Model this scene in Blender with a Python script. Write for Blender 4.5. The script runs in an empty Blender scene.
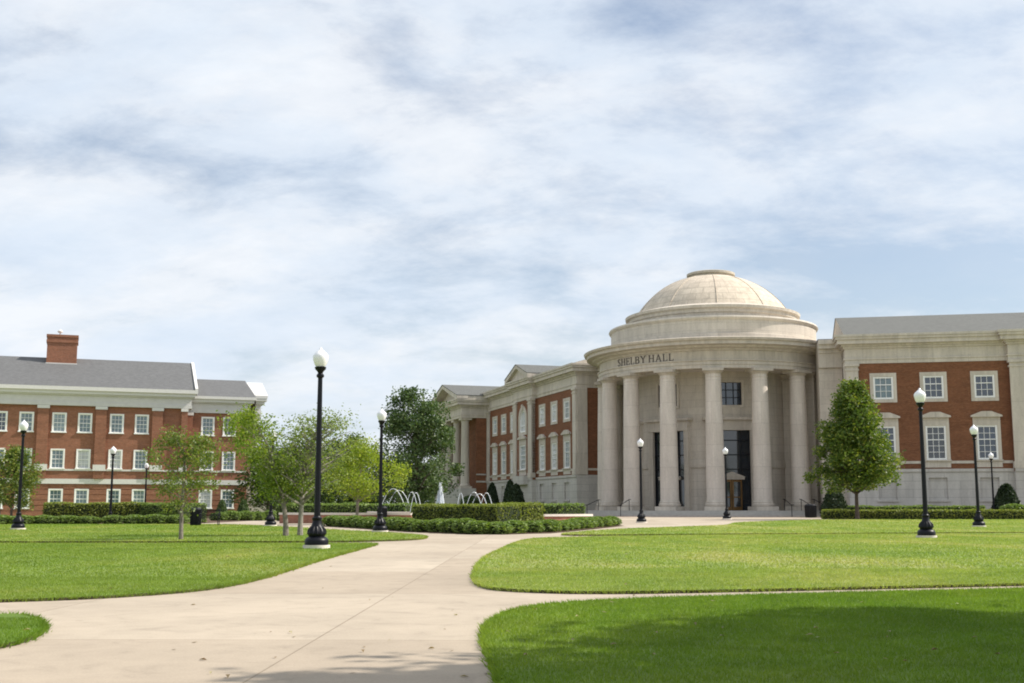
import bpy, bmesh, math, random
import numpy as np
from mathutils import Vector, Matrix

R = math.radians
PI = math.pi
scene = bpy.context.scene
COL = scene.collection

# ------------------------------------------------------------------ camera
FPX = 1189.0
PITCH = math.atan2(166.5, FPX)
CAMH = 0.93
cam_d = bpy.data.cameras.new('camera')
cam_d.sensor_fit = 'HORIZONTAL'
cam_d.sensor_width = 36.0
cam_d.lens = FPX / 1024 * 36.0
cam_d.clip_start = 0.1
cam_d.clip_end = 6000
cam = bpy.data.objects.new('camera', cam_d)
COL.objects.link(cam)
cam.location = (0, 0, CAMH)
cam.rotation_euler = (R(90) + PITCH, 0, 0)
scene.camera = cam

# ------------------------------------------------------------------ light
SUN_EL = R(43)
SUN_A = R(7)            # direction of the sun on the ground, from +x towards +y
scene.view_settings.view_transform = 'Standard'
scene.view_settings.look = 'None'
scene.view_settings.exposure = 0.58
scene.view_settings.gamma = 1.0
scene.view_settings.use_curve_mapping = False
sun_d = bpy.data.lights.new('sun', 'SUN')
sun_d.energy = 4.3
sun_d.angle = R(0.55)
sun_d.color = (1.0, 0.93, 0.83)
sun = bpy.data.objects.new('sun', sun_d)
COL.objects.link(sun)
sdir = Vector((math.cos(SUN_EL) * math.cos(SUN_A), math.cos(SUN_EL) * math.sin(SUN_A), math.sin(SUN_EL)))
sun.rotation_euler = sdir.to_track_quat('Z', 'Y').to_euler()
sun.location = (40, 20, 60)

world = bpy.data.worlds.new('World')
scene.world = world
world.use_nodes = True
wn, wl = world.node_tree.nodes, world.node_tree.links
wn.clear()


def wnode(t, **kw):
    n = wn.new(t)
    for k, v in kw.items():
        setattr(n, k, v)
    return n


def wmath(op, a, b=None):
    n = wn.new('ShaderNodeMath'); n.operation = op
    for i, v in enumerate((a, b)):
        if v is None: continue
        if isinstance(v, (int, float)): n.inputs[i].default_value = v
        else: wl.new(v, n.inputs[i])
    return n.outputs[0]


sky = wnode('ShaderNodeTexSky', sky_type='NISHITA', sun_disc=False)
sky.sun_elevation = SUN_EL
sky.sun_rotation = R(90) - SUN_A
sky.air_density = 1.0
sky.dust_density = 1.5
sky.ozone_density = 1.2
tc = wnode('ShaderNodeTexCoord')
sep = wnode('ShaderNodeSeparateXYZ')
wl.new(tc.outputs['Generated'], sep.inputs[0])
zz = wmath('ADD', wmath('MAXIMUM', sep.outputs[2], 0.0), 0.30)
comb = wnode('ShaderNodeCombineXYZ')
wl.new(wmath('DIVIDE', sep.outputs[0], zz), comb.inputs[0])
wl.new(wmath('DIVIDE', sep.outputs[1], zz), comb.inputs[1])


def wnoise(scale, detail, rough, dist, loc, stretch=(1, 1, 1), rot=0.0):
    m = wnode('ShaderNodeMapping')
    m.inputs['Location'].default_value = loc
    m.inputs['Scale'].default_value = stretch
    m.inputs['Rotation'].default_value = (0, 0, rot)
    wl.new(comb.outputs[0], m.inputs[0])
    n = wnode('ShaderNodeTexNoise')
    n.inputs['Scale'].default_value = scale
    n.inputs['Detail'].default_value = detail
    n.inputs['Roughness'].default_value = rough
    n.inputs['Distortion'].default_value = dist
    wl.new(m.outputs[0], n.inputs['Vector'])
    return n.outputs['Fac']


def wramp(fac, stops):
    r = wnode('ShaderNodeValToRGB')
    while len(r.color_ramp.elements) < len(stops):
        r.color_ramp.elements.new(0.5)
    for e, (p, c) in zip(r.color_ramp.elements, stops):
        e.position = p
        e.color = (c[0], c[1], c[2], 1) if isinstance(c, tuple) else (c, c, c, 1)
    wl.new(fac, r.inputs[0])
    return r.outputs[0]


def gap(az_, el_, ra, re_, amount):
    """an opening in the cloud deck round an azimuth (right of north) and elevation"""
    az_, el_ = R(az_), R(el_)
    d = Vector((math.sin(az_) * math.cos(el_), math.cos(az_) * math.cos(el_), math.sin(el_)))
    sub = wnode('ShaderNodeVectorMath', operation='SUBTRACT'); wl.new(tc.outputs['Generated'], sub.inputs[0]); sub.inputs[1].default_value = d
    mul = wnode('ShaderNodeVectorMath', operation='MULTIPLY'); wl.new(sub.outputs[0], mul.inputs[0]); mul.inputs[1].default_value = (1 / R(ra), 1 / R(ra), 1 / R(re_))
    ln = wnode('ShaderNodeVectorMath', operation='LENGTH'); wl.new(mul.outputs[0], ln.inputs[0])
    mr = wnode('ShaderNodeMapRange', interpolation_type='SMOOTHSTEP')
    mr.inputs['From Min'].default_value = 0.1; mr.inputs['From Max'].default_value = 1.0
    mr.inputs['To Min'].default_value = amount; mr.inputs['To Max'].default_value = 0.0
    wl.new(ln.outputs['Value'], mr.inputs[0])
    return mr.outputs[0]


big = wnoise(1.0, 4.0, 0.55, 0.3, (3.1, 1.7, 0.0), (1, 1, 1), 0.5)
puff = wnoise(4.6, 10.0, 0.64, 0.15, (7.3, 2.2, 0.0), (0.8, 1.15, 1), 0.6)
tone = wnoise(3.4, 9.0, 0.60, 0.2, (1.3, 9.4, 2.0), (0.9, 1.2, 1), 0.4)
cover = wmath('ADD', wmath('ADD', wmath('MULTIPLY', big, 0.40), wmath('MULTIPLY', puff, 0.70)), -0.005)
for gp_ in ((11, 24, 10, 3.8, -0.18), (18, 20.5, 10, 2.6, -0.05), (20, 10.5, 14, 3.8, -0.24), (-4, 21, 7, 4, -0.07), (-20, 15.5, 16, 3.2, -0.09), (-12, 8, 12, 3.5, -0.03), (-22, 22, 9, 5, -0.03)):
    cover = wmath('ADD', cover, gap(*gp_))
mask = wramp(cover, [(0.33, 0.28), (0.43, 0.58), (0.53, 0.88), (0.64, 1.0)])
cloudc = wramp(tone, [(0.30, (5.6, 6.3, 7.2)), (0.46, (6.1, 6.65, 7.35)), (0.60, (6.8, 7.1, 7.5))])
mixw = wnode('ShaderNodeMix', data_type='RGBA')
wl.new(mask, mixw.inputs[0])
wl.new(sky.outputs[0], mixw.inputs[6])
wl.new(cloudc, mixw.inputs[7])
bg = wnode('ShaderNodeBackground')
bg.inputs['Strength'].default_value = 0.090
wl.new(mixw.outputs[2], bg.inputs['Color'])
wo = wnode('ShaderNodeOutputWorld')
wl.new(bg.outputs[0], wo.inputs['Surface'])

try:
    scene.cycles.filter_width = 1.9
    scene.cycles.max_bounces = 6
    scene.cycles.transparent_max_bounces = 8
except Exception:
    pass

# ------------------------------------------------------------------ helpers
rng = np.random.default_rng(11)
random.seed(5)


def gz(x, y):
    """the ground rises a little towards the domed hall"""
    t = min(max((y - 40.0) / 46.0, 0.0), 1.0)
    q = min(max((x + 18.0) / 15.0, 0.0), 1.0)
    return 0.25 * t * t * (3 - 2 * t) * q * q * (3 - 2 * q)


def gz_np(x, y):
    t = np.clip((y - 40.0) / 46.0, 0, 1)
    q = np.clip((x + 18.0) / 15.0, 0, 1)
    return 0.25 * t * t * (3 - 2 * t) * q * q * (3 - 2 * q)


CP, SP = math.cos(PITCH), math.sin(PITCH)


def G(px, py):
    """the place on the ground seen at that pixel of the photograph"""
    u, v = (px - 512) / FPX, (341.5 - py) / FPX
    dx, dy, dz = u, CP - v * SP, SP + v * CP
    z = 0.0
    for _ in range(12):
        t = (z - CAMH) / dz
        z = gz(dx * t, dy * t)
    return Vector((dx * t, dy * t, z))


def at(px, Y, z=CAMH):
    """x of a thing at distance Y"""
    return (px - 512) / FPX * (Y * CP + (z - CAMH) * SP)


def gp(px, Y):
    x = at(px, Y, 0.1)
    return Vector((x, Y, gz(x, Y)))


class MB:
    def __init__(s):
        s.v = []; s.f = []; s.uv = {}

    def quad(s, a, b, c, d, uv=None):
        i = len(s.v); s.v += [tuple(a), tuple(b), tuple(c), tuple(d)]
        s.f.append((i, i + 1, i + 2, i + 3))
        if uv: s.uv[len(s.f) - 1] = uv

    def poly(s, pts):
        i = len(s.v); s.v += [tuple(p) for p in pts]
        s.f.append(tuple(range(i, i + len(pts))))

    def box(s, x0, x1, y0, y1, z0, z1):
        i = len(s.v)
        s.v += [(x0, y0, z0), (x1, y0, z0), (x1, y1, z0), (x0, y1, z0), (x0, y0, z1), (x1, y0, z1), (x1, y1, z1), (x0, y1, z1)]
        for f in ((0, 3, 2, 1), (4, 5, 6, 7), (0, 1, 5, 4), (1, 2, 6, 5), (2, 3, 7, 6), (3, 0, 4, 7)):
            s.f.append(tuple(i + k for k in f))

    def prism(s, pts, axis, a, b):
        """pts 2d outline; axis 'x': pts are (y,z), 'y': pts are (x,z), 'z': (x,y)"""
        def m(p, t):
            return {'x': (t, p[0], p[1]), 'y': (p[0], t, p[1]), 'z': (p[0], p[1], t)}[axis]
        n = len(pts); i = len(s.v)
        s.v += [m(p, a) for p in pts] + [m(p, b) for p in pts]
        s.f.append(tuple(range(i, i + n))); s.f.append(tuple(range(i + 2 * n - 1, i + n - 1, -1)))
        for k in range(n):
            k2 = (k + 1) % n
            s.f.append((i + k, i + n + k, i + n + k2, i + k2))

    def lathe(s, prof, n=48, a0=0.0, a1=2 * PI, cx=0, cy=0):
        full = abs(a1 - a0 - 2 * PI) < 1e-6
        m = n if full else n + 1
        i0 = len(s.v); L = [0.0]
        for k in range(1, len(prof)):
            L.append(L[-1] + math.hypot(prof[k][0] - prof[k - 1][0], prof[k][1] - prof[k - 1][1]))
        rm = max(p[0] for p in prof)
        for (r, z) in prof:
            for j in range(m):
                a = a0 + (a1 - a0) * j / n
                s.v.append((cx + r * math.cos(a), cy + r * math.sin(a), z))
        for k in range(len(prof) - 1):
            for j in range(n):
                j2 = (j + 1) % m
                ua, ub = rm * (a1 - a0) * j / n, rm * (a1 - a0) * (j + 1) / n
                s.uv[len(s.f)] = [(ua, prof[k][1] + 0 * L[k]), (ub, prof[k][1]), (ub, L[k + 1] - L[k] + prof[k][1]), (ua, L[k + 1] - L[k] + prof[k][1])]
                s.f.append((i0 + k * m + j, i0 + k * m + j2, i0 + (k + 1) * m + j2, i0 + (k + 1) * m + j))

    def tube(s, pts, rad, n=8, caps=True):
        pts = [Vector(p) for p in pts]
        if not hasattr(rad, '__len__'): rad = [rad] * len(pts)
        i0 = len(s.v); ref = Vector((0.31, 0.17, 0.93))
        for k, p in enumerate(pts):
            t = (pts[min(k + 1, len(pts) - 1)] - pts[max(k - 1, 0)]).normalized()
            if abs(t.dot(ref)) > 0.95: r_ = Vector((1, 0, 0))
            else: r_ = ref
            a = t.cross(r_).normalized(); b = t.cross(a)
            for j in range(n):
                q = 2 * PI * j / n
                s.v.append(tuple(p + (a * math.cos(q) + b * math.sin(q)) * rad[k]))
        for k in range(len(pts) - 1):
            for j in range(n):
                j2 = (j + 1) % n
                s.f.append((i0 + k * n + j, i0 + k * n + j2, i0 + (k + 1) * n + j2, i0 + (k + 1) * n + j))
        if caps:
            s.f.append(tuple(i0 + j for j in range(n))[::-1])
            s.f.append(tuple(i0 + (len(pts) - 1) * n + j for j in range(n)))

    def mesh(s, name, mat, smooth=False, bevel=0.0):
        me = bpy.data.meshes.new(name)
        me.from_pydata(s.v, [], s.f)
        bm = bmesh.new(); bm.from_mesh(me)
        bmesh.ops.recalc_face_normals(bm, faces=bm.faces)
        bm.to_mesh(me); bm.free()
        lay = me.uv_layers.new(name='UVMap')
        co = np.array(s.v)
        for p in me.polygons:
            e = s.uv.get(p.index)
            if e and len(e) == p.loop_total:
                # normals may have been flipped, so match by vertex
                order = {vi: e[k] for k, vi in enumerate(s.f[p.index])}
                for li in p.loop_indices:
                    lay.data[li].uv = order[me.loops[li].vertex_index]
            else:
                nx, ny, nz = (abs(c) for c in p.normal)
                for li in p.loop_indices:
                    c = co[me.loops[li].vertex_index]
                    lay.data[li].uv = (c[0], c[1]) if nz > max(nx, ny) else ((c[1], c[2]) if nx > ny else (c[0], c[2]))
        if smooth:
            for p in me.polygons: p.use_smooth = True
            me.set_sharp_from_angle(angle=R(38))
        me.materials.append(mat)
        return me

    def build(s, name, mat, parent=None, loc=(0, 0, 0), rz=0.0, smooth=False):
        return link(name, s.mesh(name, mat, smooth), parent, loc, rz)


def link(name, me, parent=None, loc=(0, 0, 0), rz=0.0):
    o = bpy.data.objects.new(name, me)
    COL.objects.link(o)
    o.location = loc; o.rotation_euler = (0, 0, rz)
    if parent is not None: o.parent = parent
    return o


def tag(o, label=None, cat=None, group=None, kind=None):
    if label: o['label'] = label
    if cat: o['category'] = cat
    if group: o['group'] = group
    if kind: o['kind'] = kind
    return o


def empty(name, loc, label, cat, group=None, rz=0.0):
    o = bpy.data.objects.new(name, None)
    COL.objects.link(o); o.location = loc; o.rotation_euler = (0, 0, rz)
    o.empty_display_size = 0.3
    return tag(o, label, cat, group)


def copy_tree(o, loc, rz, label, group=None):
    c = o.copy(); COL.objects.link(c); c.location = loc; c.rotation_euler = (0, 0, rz)
    c['label'] = label
    if group: c['group'] = group
    for ch in list(o.children):
        k = ch.copy(); COL.objects.link(k); k.parent = c
        for g in list(ch.children):
            d = g.copy(); COL.objects.link(d); d.parent = k
    return c


def np_mesh(name, verts, faces_n, nside, mat):
    """verts (N,3); faces are consecutive runs of nside vertices"""
    me = bpy.data.meshes.new(name)
    n = len(verts)
    me.vertices.add(n); me.vertices.foreach_set('co', verts.astype(np.float32).ravel())
    me.loops.add(n); me.loops.foreach_set('vertex_index', np.arange(n, dtype=np.int32))
    me.polygons.add(faces_n)
    me.polygons.foreach_set('loop_start', np.arange(0, n, nside, dtype=np.int32))
    me.polygons.foreach_set('loop_total', np.full(faces_n, nside, dtype=np.int32))
    me.update(calc_edges=True)
    me.validate()
    me.materials.append(mat)
    return me


# ------------------------------------------------------------------ materials
def new_mat(name):
    m = bpy.data.materials.new(name); m.use_nodes = True
    nt = m.node_tree
    return m, nt, nt.nodes['Principled BSDF']


def nd(nt, t, **kw):
    n = nt.nodes.new(t)
    for k, v in kw.items(): setattr(n, k, v)
    return n


def n_noise(nt, vec, scale, detail=4, rough=0.55, dist=0.0):
    n = nd(nt, 'ShaderNodeTexNoise')
    n.inputs['Scale'].default_value = scale; n.inputs['Detail'].default_value = detail
    n.inputs['Roughness'].default_value = rough; n.inputs['Distortion'].default_value = dist
    nt.links.new(vec, n.inputs['Vector'])
    return n.outputs['Fac']


def n_ramp(nt, fac, stops):
    r = nd(nt, 'ShaderNodeValToRGB')
    while len(r.color_ramp.elements) < len(stops): r.color_ramp.elements.new(0.5)
    for e, (p, c) in zip(r.color_ramp.elements, stops):
        e.position = p
        e.color = (c[0], c[1], c[2], 1) if isinstance(c, tuple) else (c, c, c, 1)
    nt.links.new(fac, r.inputs[0])
    return r.outputs[0]


def n_mix(nt, fac, a, b, mode='MIX'):
    n = nd(nt, 'ShaderNodeMix', data_type='RGBA', blend_type=mode)
    for idx, v in ((0, fac), (6, a), (7, b)):
        if isinstance(v, (int, float)): n.inputs[idx].default_value = v
        elif isinstance(v, tuple): n.inputs[idx].default_value = (*v, 1)
        else: nt.links.new(v, n.inputs[idx])
    return n.outputs[2]


def n_map(nt, vec, scale=(1, 1, 1), rot=0.0, loc=(0, 0, 0)):
    m = nd(nt, 'ShaderNodeMapping')
    m.inputs['Scale'].default_value = scale; m.inputs['Rotation'].default_value = (0, 0, rot)
    m.inputs['Location'].default_value = loc
    nt.links.new(vec, m.inputs[0])
    return m.outputs[0]


def n_bump(nt, h, strength, dist, bsdf):
    b = nd(nt, 'ShaderNodeBump')
    b.inputs['Strength'].default_value = strength; b.inputs['Distance'].default_value = dist
    nt.links.new(h, b.inputs['Height']); nt.links.new(b.outputs[0], bsdf.inputs['Normal'])


def n_brick(nt, vec, w, h, mortar, c1, c2, cm):
    n = nd(nt, 'ShaderNodeTexBrick')
    n.inputs['Scale'].default_value = 1.0
    n.inputs['Brick Width'].default_value = w; n.inputs['Row Height'].default_value = h
    n.inputs['Mortar Size'].default_value = mortar; n.inputs['Mortar Smooth'].default_value = 0.3
    n.inputs['Bias'].default_value = 0.0
    n.inputs['Color1'].default_value = (*c1, 1); n.inputs['Color2'].default_value = (*c2, 1); n.inputs['Mortar'].default_value = (*cm, 1)
    nt.links.new(vec, n.inputs['Vector'])
    return n


def plain(name, col, rough=0.6, var=0.12, scale=6.0, metal=0.0, spec=0.5, bump=0.0):
    m, nt, b = new_mat(name)
    tcn = nd(nt, 'ShaderNodeTexCoord')
    f = n_noise(nt, tcn.outputs['Object'], scale, 5, 0.6)
    c = n_ramp(nt, f, [(0.3, tuple(x * (1 - var) for x in col)), (0.7, tuple(min(1, x * (1 + var)) for x in col))])
    nt.links.new(c, b.inputs['Base Color'])
    b.inputs['Roughness'].default_value = rough; b.inputs['Metallic'].default_value = metal
    b.inputs['Specular IOR Level'].default_value = spec
    if bump: n_bump(nt, f, bump, 0.02, b)
    return m


def stone_mat(name, c1, c2, bw=1.5, bh=0.62, mortar=0.012, stain=0.25):
    m, nt, b = new_mat(name)
    uv = nd(nt, 'ShaderNodeUVMap').outputs[0]
    obj = nd(nt, 'ShaderNodeTexCoord').outputs['Object']
    br = n_brick(nt, uv, bw, bh, mortar, c1, c2, tuple(x * 0.74 for x in c1))
    st = n_noise(nt, n_map(nt, obj, (0.9, 0.9, 0.14)), 1.9, 7, 0.68, 0.5)
    dirt = n_ramp(nt, st, [(0.32, 1.0 - stain), (0.62, 1.0)])
    sp = n_ramp(nt, n_noise(nt, obj, 9, 3, 0.6), [(0.3, 0.93), (0.7, 1.05)])
    c = n_mix(nt, 1.0, n_mix(nt, 1.0, br.outputs['Color'], dirt, 'MULTIPLY'), sp, 'MULTIPLY')
    nt.links.new(c, b.inputs['Base Color'])
    b.inputs['Roughness'].default_value = 0.85
    b.inputs['Specular IOR Level'].default_value = 0.3
    n_bump(nt, br.outputs['Fac'], -0.25, 0.02, b)
    return m


def brick_mat(name, c1, c2, cm):
    m, nt, b = new_mat(name)
    uv = nd(nt, 'ShaderNodeUVMap').outputs[0]
    obj = nd(nt, 'ShaderNodeTexCoord').outputs['Object']
    br = n_brick(nt, uv, 0.21, 0.075, 0.007, c1, c2, cm)
    st = n_ramp(nt, n_noise(nt, n_map(nt, uv, (0.25, 1.4, 1)), 1.3, 6, 0.7, 0.3), [(0.3, 0.78), (0.68, 1.1)])
    sp = n_ramp(nt, n_noise(nt, n_map(nt, uv, (2.2, 6.0, 1)), 2.0, 3, 0.7), [(0.35, 0.86), (0.65, 1.12)])
    c = n_mix(nt, 1.0, n_mix(nt, 1.0, br.outputs['Color'], st, 'MULTIPLY'), sp, 'MULTIPLY')
    nt.links.new(c, b.inputs['Base Color'])
    b.inputs['Roughness'].default_value = 0.9
    b.inputs['Specular IOR Level'].default_value = 0.25
    n_bump(nt, br.outputs['Fac'], -0.3, 0.01, b)
    return m


def roof_mat(name, c, row=0.16):
    m, nt, b = new_mat(name)
    uv = nd(nt, 'ShaderNodeUVMap').outputs[0]
    br = n_brick(nt, uv, 0.32, row, 0.008, tuple(x * 0.9 for x in c), tuple(x * 1.12 for x in c), tuple(x * 0.6 for x in c))
    sp = n_ramp(nt, n_noise(nt, n_map(nt, uv, (1.2, 4.5, 1)), 2.2, 5, 0.75), [(0.3, 0.8), (0.7, 1.15)])
    nt.links.new(n_mix(nt, 1.0, br.outputs['Color'], sp, 'MULTIPLY'), b.inputs['Base Color'])
    b.inputs['Roughness'].default_value = 0.8
    return m


def leaf_mat(name, dark, light, yellow=None, trans=0.35):
    m, nt, b = new_mat(name)
    geo = nd(nt, 'ShaderNodeNewGeometry')
    stops = [(0.0, dark), (0.7, light)]
    if yellow: stops.append((1.0, yellow))
    c = n_ramp(nt, geo.outputs['Random Per Island'], stops)
    nt.links.new(c, b.inputs['Base Color'])
    b.inputs['Roughness'].default_value = 0.5
    b.inputs['Specular IOR Level'].default_value = 0.35
    tr = nd(nt, 'ShaderNodeBsdfTranslucent')
    tcol = n_mix(nt, 1.0, c, (1.25, 1.35, 0.45), 'MULTIPLY')
    nt.links.new(tcol, tr.inputs['Color'])
    mx = nd(nt, 'ShaderNodeMixShader'); mx.inputs[0].default_value = trans
    nt.links.new(b.outputs[0], mx.inputs[1]); nt.links.new(tr.outputs[0], mx.inputs[2])
    nt.links.new(mx.outputs[0], nt.nodes['Material Output'].inputs['Surface'])
    return m


M = {}
M['stone'] = stone_mat('limestone', (0.585, 0.525, 0.452), (0.635, 0.575, 0.497), stain=0.2)
M['stone_smooth'] = stone_mat('limestone_trim', (0.59, 0.53, 0.455), (0.63, 0.57, 0.495), bw=2.6, bh=3.0, mortar=0.012, stain=0.28)
M['stone_dome'] = stone_mat('dome_stone', (0.60, 0.515, 0.415), (0.66, 0.57, 0.46), bw=1.25, bh=0.62, mortar=0.03, stain=0.28)
M['stone_base'] = stone_mat('base_stone', (0.52, 0.49, 0.455), (0.56, 0.53, 0.49), bw=2.3, bh=0.62, mortar=0.02, stain=0.2)
M['white_trim'] = plain('white_trim', (0.64, 0.63, 0.61), 0.5, 0.05)
M['window_white'] = plain('window_white', (0.85, 0.845, 0.83), 0.45, 0.04)
M['brick_hall'] = brick_mat('brick_hall', (0.170, 0.060, 0.027), (0.235, 0.089, 0.042), (0.21, 0.15, 0.10))
M['brick_left'] = brick_mat('brick_left', (0.240, 0.092, 0.050), (0.315, 0.128, 0.073), (0.29, 0.21, 0.17))
M['brick_low'] = brick_mat('brick_low', (0.30, 0.11, 0.07), (0.38, 0.16, 0.10), (0.36, 0.28, 0.22))
M['roof_hall'] = roof_mat('roof_hall', (0.115, 0.118, 0.11))
M['roof_left'] = roof_mat('roof_left', (0.125, 0.127, 0.130))
M['dark_metal'] = plain('dark_metal', (0.006, 0.007, 0.011), 0.45, 0.2, 20, 0.0, 0.3)
M['lamp_black'] = plain('lamp_black', (0.003, 0.0035, 0.007), 0.4, 0.2, 15, 0.0, 0.25)
M['bronze'] = plain('bronze', (0.19, 0.105, 0.04), 0.35, 0.15, 8, 0.6)
M['interior'] = plain('interior', (0.012, 0.012, 0.014), 0.8)
M['mulch'] = plain('mulch', (0.10, 0.055, 0.032), 0.95, 0.4, 14, bump=0.6)
M['cap_white'] = plain('cap_white', (0.66, 0.60, 0.54), 0.8, 0.08, 5)
M['bark_light'] = plain('bark_light', (0.19, 0.165, 0.14), 0.9, 0.3, 14, bump=0.5)
M['bark_grey'] = plain('bark_grey', (0.25, 0.225, 0.20), 0.9, 0.25, 14, bump=0.5)
M['bark_dark'] = plain('bark_dark', (0.075, 0.058, 0.046), 0.95, 0.35, 16, bump=0.6)
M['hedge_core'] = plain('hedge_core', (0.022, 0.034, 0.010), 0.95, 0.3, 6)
M['leaf_hedge'] = leaf_mat('leaf_hedge', (0.12, 0.155, 0.032), (0.23, 0.27, 0.058), (0.34, 0.36, 0.09))
M['leaf_box'] = leaf_mat('leaf_box', (0.105, 0.165, 0.040), (0.20, 0.285, 0.08), (0.30, 0.37, 0.13))
M['leaf_oak'] = leaf_mat('leaf_oak', (0.055, 0.10, 0.018), (0.13, 0.19, 0.032), (0.27, 0.28, 0.05))
M['leaf_dark'] = leaf_mat('leaf_dark', (0.042, 0.082, 0.026), (0.085, 0.138, 0.044), (0.15, 0.20, 0.08), 0.25)
M['leaf_far'] = leaf_mat('leaf_far', (0.035, 0.065, 0.020), (0.075, 0.12, 0.032), (0.14, 0.18, 0.045), 0.25)
M['leaf_bright'] = leaf_mat('leaf_bright', (0.120, 0.185, 0.026), (0.195, 0.270, 0.038), (0.30, 0.335, 0.055), 0.45)
M['leaf_yellow'] = leaf_mat('leaf_yellow', (0.165, 0.235, 0.026), (0.255, 0.325, 0.038), (0.37, 0.40, 0.058), 0.45)
M['leaf_olive'] = leaf_mat('leaf_olive', (0.10, 0.15, 0.032), (0.16, 0.215, 0.045), (0.25, 0.26, 0.06), 0.4)
M['leaf_grey'] = leaf_mat('leaf_grey', (0.13, 0.18, 0.06), (0.21, 0.265, 0.10), (0.31, 0.33, 0.15), 0.4)
M['leaf_cone'] = leaf_mat('leaf_cone', (0.014, 0.028, 0.012), (0.03, 0.052, 0.022), (0.05, 0.075, 0.03), 0.15)
M['leaf_litter'] = leaf_mat('leaf_litter', (0.16, 0.10, 0.05), (0.26, 0.19, 0.10), (0.42, 0.38, 0.24), 0.2)


def glass_mat(name, c, rough=0.06):
    m, nt, b = new_mat(name)
    obj = nd(nt, 'ShaderNodeTexCoord').outputs['Object']
    f = n_noise(nt, obj, 1.3, 3, 0.5)
    nt.links.new(n_ramp(nt, f, [(0.35, tuple(x * 0.75 for x in c)), (0.65, tuple(x * 1.2 for x in c))]), b.inputs['Base Color'])
    b.inputs['Roughness'].default_value = rough
    b.inputs['Specular IOR Level'].default_value = 0.9
    b.inputs['IOR'].default_value = 1.6
    return m


M['glass_dark'] = glass_mat('glass_dark', (0.018, 0.025, 0.035))
M['glass_blue'] = glass_mat('glass_blue', (0.022, 0.038, 0.065))
M['glass_teal'] = glass_mat('glass_teal', (0.12, 0.18, 0.20))  # reflected sky and blinds put into the teal base colour
M['glass_grey'] = glass_mat('glass_grey', (0.22, 0.29, 0.31))
M['blind_sky'] = glass_mat('blind_sky', (0.52, 0.54, 0.54), 0.2)  # drawn blinds, and on the left wing reflected sky painted as pale colour

# globe of the street lamps: white acrylic, not lit
m, nt, b = new_mat('lamp_globe')
b.inputs['Base Color'].default_value = (0.82, 0.82, 0.85, 1)
b.inputs['Roughness'].default_value = 0.18
M['globe'] = m

# water of the jets
m, nt, b = new_mat('white_water')
b.inputs['Base Color'].default_value = (0.86, 0.89, 0.92, 1)
b.inputs['Roughness'].default_value = 0.25
b.inputs['Alpha'].default_value = 0.75
M['water_white'] = m
m, nt, b = new_mat('pool_water')
b.inputs['Base Color'].default_value = (0.05, 0.09, 0.11, 1)
b.inputs['Roughness'].default_value = 0.08
n_bump(nt, n_noise(nt, nd(nt, 'ShaderNodeTexCoord').outputs['Object'], 3.0, 4), 0.4, 0.05, b)
M['pool'] = m

# concrete path: slabs with joints, tone differences, stains
m, nt, b = new_mat('concrete')
obj = nd(nt, 'ShaderNodeTexCoord').outputs['Object']
# joints: the middle joint of the main path lies at x = -1.72, slabs 3.05 m long
jv = n_map(nt, obj, (1, 1, 1), R(1.1), (1.57 + 2.9, 0.55, 0))
br = n_brick(nt, jv, 2.9, 4.6, 0.006, (0.370, 0.308, 0.238), (0.445, 0.380, 0.300), (0.235, 0.19, 0.14))
br.offset = 0.0
br.inputs['Mortar Smooth'].default_value = 0.1
large = n_ramp(nt, n_noise(nt, obj, 0.35, 5, 0.6, 0.5), [(0.3, 0.86), (0.7, 1.08)])
mid = n_ramp(nt, n_noise(nt, obj, 2.6, 8, 0.7, 0.6), [(0.25, 0.74), (0.45, 0.97), (0.75, 1.08)])
finec = n_ramp(nt, n_noise(nt, obj, 60, 3, 0.7), [(0.25, 0.88), (0.75, 1.10)])
c = n_mix(nt, 1.0, n_mix(nt, 1.0, n_mix(nt, 1.0, br.outputs['Color'], large, 'MULTIPLY'), mid, 'MULTIPLY'), finec, 'MULTIPLY')
nt.links.new(c, b.inputs['Base Color'])
b.inputs['Roughness'].default_value = 0.9
b.inputs['Specular IOR Level'].default_value = 0.25
n_bump(nt, n_noise(nt, obj, 90, 3, 0.6), 0.25, 0.01, b)
M['concrete'] = m

# brick paving round the steps
m, nt, b = new_mat('brick_paving')
obj = nd(nt, 'ShaderNodeTexCoord').outputs['Object']
br = n_brick(nt, obj, 0.22, 0.11, 0.008, (0.40, 0.25, 0.19), (0.47, 0.31, 0.235), (0.40, 0.33, 0.27))
c = n_mix(nt, 1.0, br.outputs['Color'], n_ramp(nt, n_noise(nt, obj, 0.8, 5), [(0.3, 0.85), (0.7, 1.1)]), 'MULTIPLY')
nt.links.new(c, b.inputs['Base Color']); b.inputs['Roughness'].default_value = 0.9
M['paving'] = m


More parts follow.
